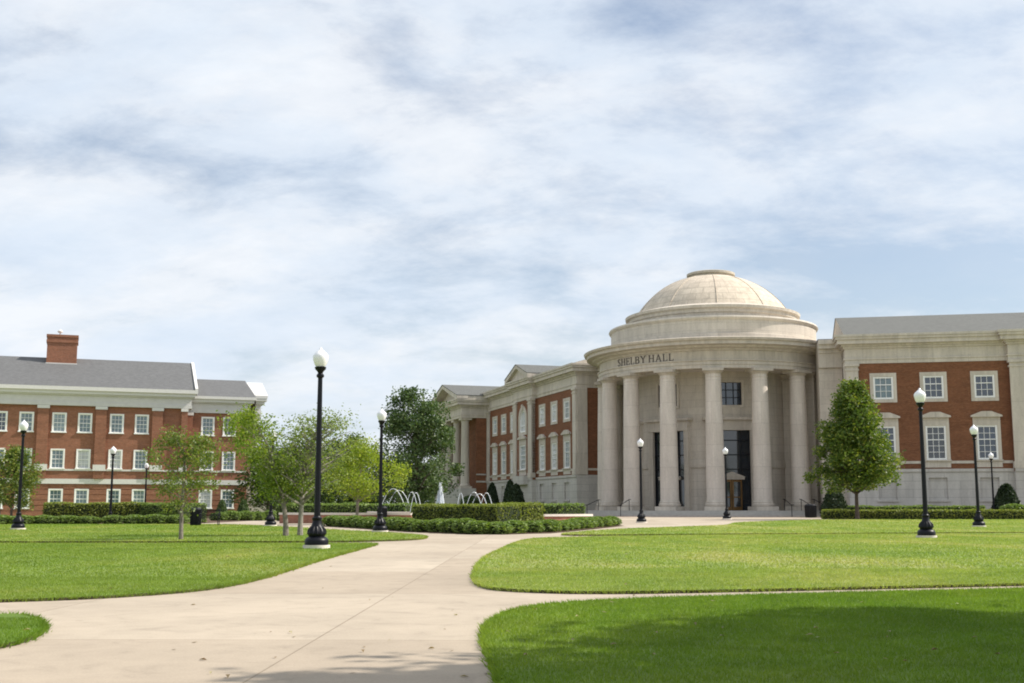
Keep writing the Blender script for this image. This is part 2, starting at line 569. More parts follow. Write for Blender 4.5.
def turf_mat(name, blades, cols):
    m, nt, b = new_mat(name)
    obj = nd(nt, 'ShaderNodeTexCoord').outputs['Object']
    patch = n_noise(nt, n_map(nt, obj, (1, 0.45, 1)), 0.32, 6, 0.62, 0.6)
    small = n_noise(nt, n_map(nt, obj, (0.55, 0.8, 1)), 1.9, 7, 0.72)
    base = n_ramp(nt, patch, [(0.30, cols[0]), (0.5, cols[1]), (0.70, cols[2])])
    v = n_ramp(nt, small, [(0.28, 0.78), (0.72, 1.16)])
    c = n_mix(nt, 1.0, base, v, 'MULTIPLY')
    if blades:
        rnd = nd(nt, 'ShaderNodeNewGeometry').outputs['Random Per Island']
        c = n_mix(nt, 1.0, c, n_ramp(nt, rnd, [(0.0, (0.82, 0.88, 0.8)), (0.85, (1.10, 1.08, 1.05)), (1.0, (1.5, 1.3, 1.3))]), 'MULTIPLY')
    else:
        f = n_noise(nt, obj, 45, 4, 0.75)
        c = n_mix(nt, 1.0, c, n_ramp(nt, f, [(0.3, 0.62), (0.7, 1.25)]), 'MULTIPLY')
        n_bump(nt, f, 0.8, 0.04, b)
    nt.links.new(c, b.inputs['Base Color'])
    b.inputs['Roughness'].default_value = 0.75
    b.inputs['Specular IOR Level'].default_value = 0.2
    if blades:
        tr = nd(nt, 'ShaderNodeBsdfTranslucent')
        nt.links.new(n_mix(nt, 1.0, c, (1.2, 1.25, 0.5), 'MULTIPLY'), tr.inputs['Color'])
        mx = nd(nt, 'ShaderNodeMixShader'); mx.inputs[0].default_value = 0.45
        nt.links.new(b.outputs[0], mx.inputs[1]); nt.links.new(tr.outputs[0], mx.inputs[2])
        nt.links.new(mx.outputs[0], nt.nodes['Material Output'].inputs['Surface'])
    return m


M['soil_shade'] = plain('soil_shade', (0.055, 0.045, 0.022), 0.95, 0.4, 12, bump=0.5)  # bare earth of the lawn rims, with the rim's shade put into the colour
LUSH = ((0.108, 0.198, 0.024), (0.158, 0.248, 0.032), (0.240, 0.300, 0.052))
DRY = ((0.190, 0.280, 0.062), (0.268, 0.335, 0.086), (0.395, 0.395, 0.160))
M['turf'] = turf_mat('turf', False, DRY)
M['turf_lush'] = turf_mat('turf_lush', False, LUSH)
M['blade'] = turf_mat('grass_blade', True, DRY)
M['blade_lush'] = turf_mat('grass_blade_lush', True, LUSH)
MIDG = tuple(tuple((a + b) / 2 for a, b in zip(p, q)) for p, q in zip(LUSH, DRY))
M['turf_mid'] = turf_mat('turf_mid', False, MIDG)
M['blade_mid'] = turf_mat('grass_blade_mid', True, MIDG)

# ------------------------------------------------------------------ ground
g = MB()
ys = [-60, 2, 30, 40, 46, 52, 58, 64, 70, 76, 82, 88, 100, 140, 400, 4000]
xs = [-3000, -300, -60, -18, -15, -12, -9, -6, -3, 0, 20, 60, 300, 3000]
for i in range(len(xs) - 1):
    for j in range(len(ys) - 1):
        a, b_, c_, d_ = (xs[i], ys[j]), (xs[i + 1], ys[j]), (xs[i + 1], ys[j + 1]), (xs[i], ys[j + 1])
        g.quad(*[(p[0], p[1], gz(p[0], p[1]) - 0.07) for p in (a, b_, c_, d_)])
tag(g.build('ground', M['turf']), kind='structure')

p_ = MB()
ys = [-12, 2, 12, 22, 32, 40] + [40 + 3 * k for k in range(1, 17)] + [100]
xs = [-60, -30, -18, -15, -12, -9, -6, -3, 10, 30, 60]
for i in range(len(xs) - 1):
    for j in range(len(ys) - 1):
        p_.quad(*[(x, y, gz(x, y)) for x, y in ((xs[i], ys[j]), (xs[i + 1], ys[j]), (xs[i + 1], ys[j + 1]), (xs[i], ys[j + 1]))])
tag(p_.build('path', M['concrete']), kind='structure')


def smooth_poly(pts, it=2):
    for _ in range(it):
        q = []
        n = len(pts)
        for i in range(n):
            a, b_ = Vector(pts[i]), Vector(pts[(i + 1) % n])
            if (a - b_).length > 6:      # keep long straight runs straight
                q += [a.lerp(b_, min(0.25, 1.5 / (a - b_).length)), a.lerp(b_, 1 - min(0.25, 1.5 / (a - b_).length))]
            else:
                q += [a.lerp(b_, 0.25), a.lerp(b_, 0.75)]
        pts = q
    return [(p[0], p[1]) for p in pts]


def draped(name, pts, rise, mat, skirt=0.12):
    bm = bmesh.new()
    vs = [bm.verts.new((x, y, 0)) for x, y in pts]
    f = bm.faces.new(vs)
    bmesh.ops.triangulate(bm, faces=[f])
    for yc in range(42, 90, 4):
        geom = bm.verts[:] + bm.edges[:] + bm.faces[:]
        bmesh.ops.bisect_plane(bm, geom=geom, plane_co=(0, yc, 0), plane_no=(0, 1, 0))
    for xc in (-18, -15, -12, -9, -6, -3):
        bmesh.ops.bisect_plane(bm, geom=bm.verts[:] + bm.edges[:] + bm.faces[:], plane_co=(xc, 0, 0), plane_no=(1, 0, 0))
    for v in bm.verts: v.co.z = gz(v.co.x, v.co.y) + rise
    if skirt:
        be = [e for e in bm.edges if e.is_boundary]
        r = bmesh.ops.extrude_edge_only(bm, edges=be)
        for v in r['geom']:
            if isinstance(v, bmesh.types.BMVert): v.co.z -= skirt
            elif isinstance(v, bmesh.types.BMFace): v.material_index = 1
    bmesh.ops.recalc_face_normals(bm, faces=bm.faces)
    me = bpy.data.meshes.new(name); bm.to_mesh(me); bm.free(); me.materials.append(mat); me.materials.append(M['soil_shade'])
    up = sum(p.normal.z * p.area for p in me.polygons)
    if up < 0: me.flip_normals()
    return link(name, me)


def gl(lst):
    return [tuple(G(a, b_)[:2]) for a, b_ in lst]


lawn_left = [(-45, 12.2)] + gl([(-60, 605), (0, 602.5), (95, 599.5), (190, 593), (240, 585.5), (280, 574.5), (325, 559.5), (368, 548), (381, 544)]) + [(-5.0, 31.2), (-45, 30.6)]
lawn_left_far = [(-45, 31.8)] + [(-5.0, 32.5)] + gl([(395, 541.3), (424, 539.8), (428, 537), (392, 533.8), (350, 531.5), (300, 528.5), (262, 526.2), (215, 524.8)]) + [(-45, 64)]
lawn_corner = [(-9, 8.55)] + gl([(0, 616), (30, 618.5), (45, 627), (41, 637), (0, 651)]) + [(-4.2, 6.2), (-9, 5.5)]
lawn_right_mid = gl([(520, 541.8), (482, 560), (472, 580), (482, 589), (512, 592.3), (590, 594.7), (712, 593), (1024, 586), (1100, 584)]) + [(45, 16.5), (45, 39.5)] + gl([(1024, 534.0), (700, 535.9), (545, 538.3)])
lawn_right_far = gl([(543, 536.4), (612, 530), (690, 527.2), (728, 526), (733, 523), (822, 520.2), (1024, 520.2)]) + [(55, 84), (55, 41)] + gl([(1024, 533.2), (700, 535.0)])
lawn_near = gl([(1100, 589), (1024, 591), (812, 596), (612, 602), (542, 607), (506, 614), (481, 631), (491, 663), (500, 683), (503, 700)]) + [(0.05, 3.0), (20, 2.0), (25, 12.4)]
LAWNS = []
RISE = 0.05
RISES = (0.03, 0.05, 0.03, 0.035, 0.05, 0.03)
TURFS = ('mid', 'mid', 'lush', 'dry', 'dry', 'lush')
for pts, ri, tf in zip((lawn_left, lawn_left_far, lawn_corner, lawn_right_mid, lawn_right_far, lawn_near), RISES, TURFS):
    sp_ = smooth_poly(pts, 2)
    LAWNS.append(sp_)
    tag(draped('lawn', sp_, ri, M[{'dry': 'turf', 'mid': 'turf_mid', 'lush': 'turf_lush'}[tf]]), kind='structure')


def inside(px, py, poly):
    x, y = np.array(poly).T
    r = np.zeros(len(px), bool)
    j = len(x) - 1
    for i in range(len(x)):
        c = ((y[i] > py) != (y[j] > py)) & (px < (x[j] - x[i]) * (py - y[i]) / (y[j] - y[i] + 1e-12) + x[i])
        r ^= c; j = i
    return r


def blades(x, y, z, hgt, wid, la=None, lean=(0.2, 1.0)):
    n = len(x)
    a = rng.uniform(0, 2 * PI, n); h = hgt * rng.uniform(0.55, 1.25, n); w = wid * rng.uniform(0.6, 1.3, n)
    if la is None: la = rng.uniform(0, 2 * PI, n)
    ln = h * rng.uniform(lean[0], lean[1], n)
    v = np.empty((n, 3, 3))
    v[:, 0] = np.stack([x - np.cos(a) * w, y - np.sin(a) * w, z], 1)
    v[:, 1] = np.stack([x + np.cos(a) * w, y + np.sin(a) * w, z], 1)
    v[:, 2] = np.stack([x + np.cos(la) * ln, y + np.sin(la) * ln, z + h], 1)
    return v


def grass(k_, bands):
    poly, rise = LAWNS[k_], RISES[k_]
    out = []
    for (y0, y1, dens, hgt, wid) in bands:
        xm0, xm1 = -0.47 * y1 - 0.8, 0.47 * y1 + 0.8
        n = int((xm1 - xm0) * (y1 - y0) * dens)
        x = rng.uniform(xm0, xm1, n); y = rng.uniform(y0, y1, n)
        k = inside(x, y, poly) & (np.abs(x) < 0.46 * y + 0.8)
        x, y = x[k], y[k]
        if len(x): out.append(blades(x, y, gz_np(x, y) + rise - 0.006, hgt, wid))
    # the ragged rim hanging over the edge of the path
    P = np.array(poly)
    for i in range(len(P)):
        a, b_ = P[i], P[(i + 1) % len(P)]
        ym = (a[1] + b_[1]) / 2; L = np.hypot(*(b_ - a))
        if ym > 46 or L < 1e-4: continue
        n = int(L * (420 if ym < 16 else 170)); t = rng.uniform(0, 1, n)
        x = a[0] + (b_[0] - a[0]) * t + rng.normal(size=n) * 0.02; y = a[1] + (b_[1] - a[1]) * t + rng.normal(size=n) * 0.02
        k = np.abs(x) < 0.47 * y + 1.0
        x, y = x[k], y[k]
        d = (b_ - a) / L
        # outward side
        nx, ny = d[1], -d[0]
        mid = (a + b_) / 2
        if inside(np.array([mid[0] + nx * 0.05]), np.array([mid[1] + ny * 0.05]), poly)[0]: nx, ny = -nx, -ny
        la = math.atan2(ny, nx) + rng.normal(size=len(x)) * 0.9
        out.append(blades(x, y, gz_np(x, y) + rng.uniform(-0.03, 1.0, len(x)) * rise, 0.032 if ym < 16 else 0.04, 0.005 if ym < 16 else 0.011, la, (0.3, 1.5)))
    v = np.concatenate(out)
    tag(link('grass', np_mesh('grass', v.reshape(-1, 3), len(v), 3, M[{'dry': 'blade', 'mid': 'blade_mid', 'lush': 'blade_lush'}[TURFS[k_]]])), kind='stuff')


grass(0, [(10, 16, 2400, 0.028, 0.005), (16, 33, 600, 0.03, 0.010)])
grass(1, [(31, 46, 170, 0.035, 0.016), (46, 68, 80, 0.04, 0.026)])
grass(2, [(5, 10, 3600, 0.028, 0.0035)])
grass(3, [(11, 18, 2000, 0.028, 0.005), (18, 42, 360, 0.032, 0.012)])
grass(4, [(33, 60, 130, 0.036, 0.018), (60, 84, 60, 0.04, 0.03)])
grass(5, [(5, 14.0, 4200, 0.030, 0.0036)])

# leaf litter on the concrete
lv = []
for k in range(46):
    px, py = random.uniform(120, 620), random.uniform(560, 680)
    q = G(px, py)
    if any(inside(np.array([q.x]), np.array([q.y]), L)[0] for L in LAWNS): continue
    s_ = random.uniform(0.012, 0.028); a = random.uniform(0, 2 * PI); t_ = random.uniform(0.004, 0.02)
    ca, sa = math.cos(a), math.sin(a)
    for (lx, ly, lz) in ((-1, 0, 0.003), (0, -0.5, t_), (1, 0, 0.006), (0, 0.5, t_)):
        lv.append((q.x + s_ * (lx * ca - ly * sa), q.y + s_ * (lx * sa + ly * ca), q.z + lz))
for k in range(60):
    q = G(random.uniform(0, 1020), random.uniform(545, 675)) if k % 2 else G(random.uniform(500, 1020), random.uniform(598, 680))
    if not any(inside(np.array([q.x]), np.array([q.y]), L)[0] for L in LAWNS): continue
    s_ = random.uniform(0.016, 0.034) * min(2.0, max(1, q.y / 12)); a = random.uniform(0, 2 * PI); ca, sa = math.cos(a), math.sin(a); t_ = random.uniform(0.0, 0.02)
    for (lx, ly, lz) in ((-1, 0, 0.0), (0, -0.5, t_), (1, 0, 0.006), (0, 0.5, t_)):
        lv.append((q.x + s_ * (lx * ca - ly * sa), q.y + s_ * (lx * sa + ly * ca), q.z + 0.062 + lz))
lv = np.array(lv)
tag(link('leaf_litter', np_mesh('leaf_litter', lv, len(lv) // 4, 4, M['leaf_litter'])), kind='stuff')

# ------------------------------------------------------------------ building helpers
class Frame:
    """u along the facade (to the right seen from outside), y inwards, z up; root-relative placement"""
    def __init__(s, origin, ang, root, z=0.0):
        s.o = Vector((origin[0], origin[1], z)); s.a = ang; s.root = root
        s.rl = Vector(root.location)

    def loc(s, u=0, y=0, z=0):
        c, n = math.cos(s.a), math.sin(s.a)
        return s.o + Vector((u * c - y * n, u * n + y * c, z)) - s.rl

    def put(s, mb, name, mat, smooth=False, parent=None):
        if parent is None:
            return mb.build(name, mat, s.root, s.loc(), s.a, smooth)
        return mb.build(name, mat, parent, (0, 0, 0), 0, smooth)


def wall(mb, u0, u1, z0, z1, openings, y=0.0, reveal=0.25):
    us = sorted({u0, u1, *[o[0] for o in openings], *[o[1] for o in openings]})
    zs = sorted({z0, z1, *[o[2] for o in openings], *[o[3] for o in openings]})
    us = [u for u in us if u0 <= u <= u1]; zs = [z for z in zs if z0 <= z <= z1]
    for i in range(len(us) - 1):
        for j in range(len(zs) - 1):
            cu, cz = (us[i] + us[i + 1]) / 2, (zs[j] + zs[j + 1]) / 2
            if any(o[0] < cu < o[1] and o[2] < cz < o[3] for o in openings): continue
            mb.quad((us[i], y, zs[j]), (us[i + 1], y, zs[j]), (us[i + 1], y, zs[j + 1]), (us[i], y, zs[j + 1]))
    for (a, b_, c_, d_) in openings:
        y2 = y + reveal
        mb.quad((a, y, c_), (a, y2, c_), (a, y2, d_), (a, y, d_))
        mb.quad((b_, y, c_), (b_, y, d_), (b_, y2, d_), (b_, y2, c_))
        mb.quad((a, y, d_), (a, y2, d_), (b_, y2, d_), (b_, y, d_))
        mb.quad((a, y, c_), (b_, y, c_), (b_, y2, c_), (a, y2, c_))


_wc = {}


def window(frame, u, z0, w, h, cols, rows, glass, style, y=0.0):
    """a window: its outer mesh (surround or frame) with sash and pane below it; origin at sill middle"""
    key = (round(w, 3), round(h, 3), cols, rows, glass, style)
    if key not in _wc:
        hw = w / 2
        sur = MB()
        if style == 'stone_upper':
            t = 0.25
            for bx in ((-hw - t, -hw, 0, h), (hw, hw + t, 0, h), (-hw - t, hw + t, h, h + 0.28), (-hw - t, hw + t, -0.26, 0)):
                sur.box(bx[0], bx[1], -0.05, 0.16, bx[2], bx[3])
            mat = M['stone_smooth']
        elif style == 'stone_lower':
            t = 0.25
            for bx in ((-hw - t, -hw, 0, h), (hw, hw + t, 0, h), (-hw - t, hw + t, h, h + 0.62), (-hw - t, hw + t, -0.58, 0)):
                sur.box(bx[0], bx[1], -0.05, 0.16, bx[2], bx[3])
            sur.box(-hw - t - 0.14, hw + t + 0.14, -0.24, 0.2, h + 0.62, h + 0.74)
            sur.prism([(-hw - t - 0.14, h + 0.742), (hw + t + 0.14, h + 0.742), (0.35, h + 1.05), (-0.35, h + 1.05)], 'y', -0.22, 0.2)
            sur.box(-hw - t - 0.05, hw + t + 0.05, -0.18, 0.1, -0.10, -0.002)
            mat = M['stone_smooth']
        elif style == 'arch':
            t = 0.46
            for bx in ((-hw - t, -hw, 0, h), (hw, hw + t, 0, h), (-hw - t, hw + t, -0.3, 0)):
                sur.box(bx[0], bx[1], -0.05, 0.16, bx[2], bx[3])
            n = 12
            for k in range(n):
                a0, a1 = PI * k / n, PI * (k + 1) / n
                sur.prism([(hw * math.cos(a0), h + hw * math.sin(a0)), ((hw + t) * math.cos(a0), h + (hw + t) * math.sin(a0)),
                           ((hw + t) * math.cos(a1), h + (hw + t) * math.sin(a1)), (hw * math.cos(a1), h + hw * math.sin(a1))], 'y', -0.05, 0.16)
            sur.box(-0.18, 0.18, -0.16, 0.2, h + hw - 0.05, h + hw + t + 0.12)
            mat = M['stone_smooth']
        else:  # white frame with sill
            t = 0.13
            for bx in ((-hw, -hw + t, 0.1, h - t), (hw - t, hw, 0.1, h - t), (-hw, hw, h - t, h)):
                sur.box(bx[0], bx[1], -0.05, 0.2, bx[2], bx[3])
            sur.box(-hw - 0.07, hw + 0.07, -0.14, 0.2, -0.02, 0.1)
            mat = M['window_white']
        if style == 'white': iw, z_lo, z_hi = hw - 0.13, 0.1, h - 0.13
        else: iw, z_lo, z_hi = hw, 0.0, h
        sash = MB(); fr = 0.13 if style != 'white' else 0.06
        zt = z_hi + (hw if style == 'arch' else 0)
        sash.box(-iw, -iw + fr, -0.01, 0.14, z_lo, z_hi); sash.box(iw - fr, iw, -0.01, 0.14, z_lo, z_hi)
        sash.box(-iw + fr, iw - fr, 0.02, 0.14, z_lo, z_lo + fr)
        if style == 'arch':
            n = 12
            for k in range(n):
                a0, a1 = PI * k / n, PI * (k + 1) / n
                sash.prism([((iw - fr) * math.cos(a0), z_hi + (iw - fr) * math.sin(a0)), (iw * math.cos(a0), z_hi + iw * math.sin(a0)),
                            (iw * math.cos(a1), z_hi + iw * math.sin(a1)), ((iw - fr) * math.cos(a1), z_hi + (iw - fr) * math.sin(a1))], 'y', 0.02, 0.14)
        else:
            sash.box(-iw + fr, iw - fr, 0.02, 0.14, z_hi - fr, z_hi)
        gw = (2 * iw - 2 * fr) / cols; gh = (z_hi - z_lo - 2 * fr) / rows
        bar = 0.016
        for c_ in range(1, cols):
            x = -iw + fr + gw * c_
            sash.box(x - bar, x + bar, 0.06, 0.125, z_lo + fr, (z_hi - fr) if style != 'arch' else z_hi + iw * 0.85)
        for r_ in range(1, rows):
            zz_ = z_lo + fr + gh * r_
            bb = bar * (2.0 if r_ == (rows + 1) // 2 else 1)
            sash.box(-iw + fr, iw - fr, 0.055, 0.120, zz_ - bb, zz_ + bb)
        pane = MB()
        if style == 'arch':
            pts = [(-iw + fr * 0.5, z_lo)] + [(iw - fr * 0.5, z_lo)] + [((iw - fr * 0.5) * math.cos(PI * k / 12), z_hi + (iw - fr * 0.5) * math.sin(PI * k / 12)) for k in range(13)]
            pane.poly([(p[0], 0.13, p[1]) for p in pts])
        else:
            pane.quad((-iw + fr * 0.5, 0.128, z_lo + fr * 0.5), (iw - fr * 0.5, 0.128, z_lo + fr * 0.5), (iw - fr * 0.5, 0.128, z_hi - fr * 0.5), (-iw + fr * 0.5, 0.128, z_hi - fr * 0.5))
        _wc[key] = (sur.mesh('window', mat), sash.mesh('sash', M['window_white']), pane.mesh('pane', M[glass]))
    sm, fm, pm = _wc[key]
    o = link('window', sm, frame.root, frame.loc(u, y, z0), frame.a)
    link('sash', fm, o); link('pane', pm, o)
    return o


# ------------------------------------------------------------------ the domed hall
CY = 106.0
CX = at(716.2, CY)
hall = empty('domed_hall', (CX, CY, 0.0), 'brick and limestone hall with domed rotunda, round columned portico and two wings', 'building')
view_a = math.atan2(-CX, CY)        # turn of the line from the camera to the rotunda
TO_CAM = math.atan2(-CY, -CX)       # azimuth of the direction towards the camera
AXIS = TO_CAM - R(33.75)            # rotunda axis, to the camera's left


def az(rel):
    """azimuth of a point seen rel degrees to the right of the rotunda's middle"""
    return TO_CAM + R(rel)


def C2W(r, rel):
    return (r * math.cos(az(rel)), r * math.sin(az(rel)))


PLAT = 0.72
GZ1 = 0.25
ZA = 12.2      # underside of every entablature of the hall

m_ = MB()
for k, (r, z) in enumerate(((11.45, PLAT), (11.85, PLAT - 0.16), (12.25, PLAT - 0.32))):
    m_.lathe([(r, -0.1), (r, z), (r - 0.6 if k else 0.01, z)], 96)
m_.build('steps', plain('step_stone', (0.44, 0.42, 0.385), 0.85, 0.1, 3), hall, smooth=True)

# cella wall with three tall doorways and windows above
cw = MB()
RC = 7.0
door_rel = [-33.75, 11.25, -78.75]
ops = []
for d in door_rel:
    half = 1.62 / RC
    ops.append((R(d) - half, R(d) + half, PLAT, 7.35))
    ops.append((R(d) - 0.98 / RC, R(d) + 0.98 / RC, 9.45, 11.35))
us = sorted(set([R(k) for k in range(-150, 101, 5)] + [o[i] for o in ops for i in (0, 1)]))
zs = sorted(set([PLAT, ZA + 0.1] + [o[i] for o in ops for i in (2, 3)]))


def cyl(u, z, r=RC):
    a = TO_CAM + u
    return (r * math.cos(a), r * math.sin(a), z)


for i in range(len(us) - 1):
    for j in range(len(zs) - 1):
        cu, cz = (us[i] + us[i + 1]) / 2, (zs[j] + zs[j + 1]) / 2
        if any(o[0] < cu < o[1] and o[2] < cz < o[3] for o in ops): continue
        cw.quad(cyl(us[i], zs[j]), cyl(us[i + 1], zs[j]), cyl(us[i + 1], zs[j + 1]), cyl(us[i], zs[j + 1]),
                uv=[(us[i] * RC, zs[j]), (us[i + 1] * RC, zs[j]), (us[i + 1] * RC, zs[j + 1]), (us[i] * RC, zs[j + 1])])
for (a, b_, c_, d_) in ops:
    r2 = RC - 0.6
    cw.quad(cyl(a, c_), cyl(a, c_, r2), cyl(a, d_, r2), cyl(a, d_))
    cw.quad(cyl(b_, c_), cyl(b_, d_), cyl(b_, d_, r2), cyl(b_, c_, r2))
    cw.quad(cyl(a, d_), cyl(a, d_, r2), cyl(b_, d_, r2), cyl(b_, d_))
    cw.quad(cyl(a, c_), cyl(b_, c_), cyl(b_, c_, r2), cyl(a, c_, r2))
cw.build('cella_wall', M['stone'], hall)
co_ = MB(); co_.lathe([(RC - 1.4, PLAT + 0.02), (RC - 1.4, ZA)], 48); co_.build('inner_core', M['interior'], hall)
# string course of the cella wall between the doorways
for (a, b_) in ((-150, -92), (-65, -47.5), (-20.5, -2), (24.5, 90)):
    sc = MB()
    sc.lathe([(RC - 0.02, 4.25), (RC + 0.10, 4.25), (RC + 0.14, 4.6), (RC + 0.06, 4.95), (RC - 0.02, 4.95)], 14, az(a), az(b_))
    sc.build('string_course', M['stone_smooth'], hall, smooth=True)

for k, d in enumerate(door_rel):
    a = az(d)
    # local frame of the doorway: x along the wall to the right seen from outside, y inwards
    rz = a + PI / 2
    loc = (RC * math.cos(a), RC * math.sin(a), PLAT)
    H = 7.35 - PLAT
    s_ = MB()
    for sx in (-1, 1):
        s_.box(min(sx * 1.60, sx * 2.05), max(sx * 1.60, sx * 2.05), -0.02, 0.5, 0, H)
    s_.box(-2.05, 2.05, -0.10, 0.5, H, H + 0.45)
    s_.box(-2.1, 2.1, -0.12, 0.5, H + 0.45, H + 0.85)
    s_.box(-2.35, 2.35, -0.36, 0.5, H + 0.85, H + 1.08)
    dw = s_.build('doorway', M['stone_smooth'], hall, loc, rz)
    gl_ = MB(); gl_.quad((-1.6, 0.36, 0), (1.6, 0.36, 0), (1.6, 0.36, H), (-1.6, 0.36, H))
    gl_.build('pane', M['glass_dark'], dw)
    fr = MB()
    for x in (-1.55, -0.8, 0.8, 1.55): fr.box(x - 0.05, x + 0.05, 0.24, 0.35, 0, H)
    for z in (3.4, 4.6, 5.8): fr.box(-1.5, 1.5, 0.25, 0.34, z - 0.04, z + 0.04)
    fr.build('mullion', M['dark_metal'], dw)
    pd = MB()
    pd.box(-1.05, 1.05, 0.0, 0.34, 2.55, 2.75); pd.prism([(-1.15, 2.752), (1.15, 2.752), (0, 3.2)], 'y', -0.05, 0.34)
    pd.build('door_pediment', M['stone_smooth'], dw)
    for sx in (-1, 1):
        db = MB(); x0, x1 = (0.02, 0.85) if sx > 0 else (-0.85, -0.02)
        db.box(x0, x0 + 0.13, 0.2, 0.30, 0.02, 2.54); db.box(x1 - 0.13, x1, 0.2, 0.30, 0.02, 2.54)
        db.box(x0 + 0.13, x1 - 0.13, 0.2, 0.30, 2.36, 2.54); db.box(x0 + 0.13, x1 - 0.13, 0.2, 0.30, 0.02, 0.3); db.box(x0 + 0.13, x1 - 0.13, 0.21, 0.29, 1.05, 1.15)
        hx = x0 + 0.06 if sx > 0 else x1 - 0.06
        db.tube([(hx, 0.14, 0.9), (hx, 0.12, 1.0), (hx, 0.12, 1.3), (hx, 0.14, 1.4)], 0.018, 6)
        db.build('door', M['bronze'], dw)
    w_ = MB()
    for bx in ((-1.2, -0.98, -0.2, 2.1), (0.98, 1.2, -0.2, 2.1), (-0.98, 0.98, 1.9, 2.1), (-0.98, 0.98, -0.2, 0)):
        w_.box(bx[0], bx[1], -0.0, 0.3, bx[2], bx[3])
    wo_ = w_.build('upper_window', M['stone_smooth'], hall, (loc[0], loc[1], 9.45), rz)
    gq = MB(); gq.quad((-0.97, 0.24, 0.02), (0.97, 0.24, 0.02), (0.97, 0.24, 1.88), (-0.97, 0.24, 1.88)); gq.build('pane', M['glass_blue'], wo_)
    gb = MB()
    for x in (-0.93, -0.31, 0.31, 0.93): gb.box(x - 0.035, x + 0.035, 0.16, 0.23, 0, 1.9)
    for z in (0.63, 1.27): gb.box(-0.88, 0.88, 0.17, 0.225, z - 0.03, z + 0.03)
    gb.build('sash', M['dark_metal'], wo_)

# columns
col_prof = [(0.86, 0.34), (0.90, 0.40), (0.90, 0.52), (0.82, 0.60), (0.84, 0.68), (0.78, 0.74), (0.755, 0.86)]
hc = ZA - PLAT
for k in range(1, 9):
    t = k / 8
    col_prof.append((0.755 - 0.125 * t ** 1.6, 0.86 + (hc - 0.86 - 0.72) * t))
shaft = MB(); shaft.lathe(col_prof[6:] + [(0.67, hc - 0.70), (0.67, hc - 0.64), (0.63, hc - 0.62), (0.63, hc - 0.46)], 32)
base = MB(); base.box(-0.92, 0.92, -0.92, 0.92, 0, 0.33); base.lathe([(0.5, 0.335)] + col_prof[:7] + [(0.5, 0.862)], 32)
capm = MB(); capm.lathe([(0.5, hc - 0.458), (0.64, hc - 0.455), (0.70, hc - 0.38), (0.82, hc - 0.24), (0.5, hc - 0.235)], 32); capm.box(-0.86, 0.86, -0.86, 0.86, hc - 0.232, hc - 0.003)
colst = stone_mat('column_stone', (0.65, 0.58, 0.51), (0.69, 0.62, 0.55), bw=9.0, bh=1.75, mortar=0.012, stain=0.2)
sm, bm_, km = shaft.mesh('column', colst, True), base.mesh('column_base', M['stone_smooth'], True), capm.mesh('capital', M['stone_smooth'], True)
RCOL = 9.72
for rel in (45, 22.5, 0, -22.5, -45, -67.5, -90, -112.5):
    x, y = C2W(RCOL, rel)
    o = link('column', sm, hall, (x, y, PLAT), az(rel))
    link('column_base', bm_, o); link('capital', km, o)

e = MB()
e.lathe([(8.95, ZA), (10.20, ZA), (10.20, ZA + 0.28), (10.26, ZA + 0.30), (10.26, ZA + 0.56), (10.36, ZA + 0.60), (10.36, ZA + 0.68), (10.14, ZA + 0.70),
         (10.14, ZA + 1.42), (10.28, ZA + 1.46), (10.36, ZA + 1.58), (10.72, ZA + 1.68), (10.78, ZA + 1.80), (11.3, ZA + 1.86), (11.3, ZA + 2.12), (11.48, ZA + 2.18), (11.56, ZA + 2.36), (11.1, ZA + 2.46), (9.0, ZA + 2.62), (9.0, ZA + 2.5), (8.95, ZA)], 128)
e.build('entablature', M['stone_smooth'], hall, smooth=True)
e = MB(); e.lathe([(0.01, ZA + 0.06), (9.0, ZA + 0.06)], 48); e.build('porch_ceiling', M['cap_white'], hall)
e = MB()
e.lathe([(9.3, ZA + 2.5), (9.3, ZA + 3.0), (9.08, ZA + 3.06), (9.08, ZA + 4.15), (9.2, ZA + 4.22), (9.28, ZA + 4.36), (9.22, ZA + 4.5), (7.4, ZA + 4.78), (7.4, ZA + 4.6)], 128)
e.build('drum', M['stone'], hall, smooth=True)
e = MB()
e.lathe([(7.38, ZA + 4.6), (7.38, ZA + 5.02), (7.52, ZA + 5.1), (7.52, ZA + 5.36), (7.74, ZA + 5.44), (7.78, ZA + 5.66), (7.4, ZA + 5.78), (6.75, ZA + 5.95), (6.6, ZA + 5.5)], 128)
e.build('dome_ring', M['stone_smooth'], hall, smooth=True)
dp = []
z0d, z1d = ZA + 5.9, ZA + 9.35
for k in range(17):
    t = k / 16; th = R(30) + (R(75.5) - R(30)) * t     # part of an oval
    dp.append((6.78 * math.cos(th) / math.cos(R(30)), z0d + (z1d - z0d) * (math.sin(th) - math.sin(R(30))) / (math.sin(R(75.5)) - math.sin(R(30)))))
e = MB(); e.lathe(dp, 96)
# ribs: low batten seams
for k in range(10):
    a = 2 * PI * k / 10 + 0.22
    e.tube([((r + 0.02) * math.cos(a), (r + 0.02) * math.sin(a), z) for r, z in dp], 0.035, 5)
dome = e.build('dome', M['stone_dome'], hall, smooth=True)
e = MB(); rt = dp[-1][0]
e.lathe([(rt - 0.3, z1d - 0.15), (rt + 0.02, z1d - 0.15), (rt + 0.06, z1d + 0.1), (rt + 0.2, z1d + 0.16), (rt + 0.2, z1d + 0.36), (rt + 0.05, z1d + 0.42), (0.01, z1d + 0.5)], 64)
e.build('dome_cap', plain('cap_stone', (0.46, 0.41, 0.34), 0.8, 0.15, 4), hall, smooth=True)

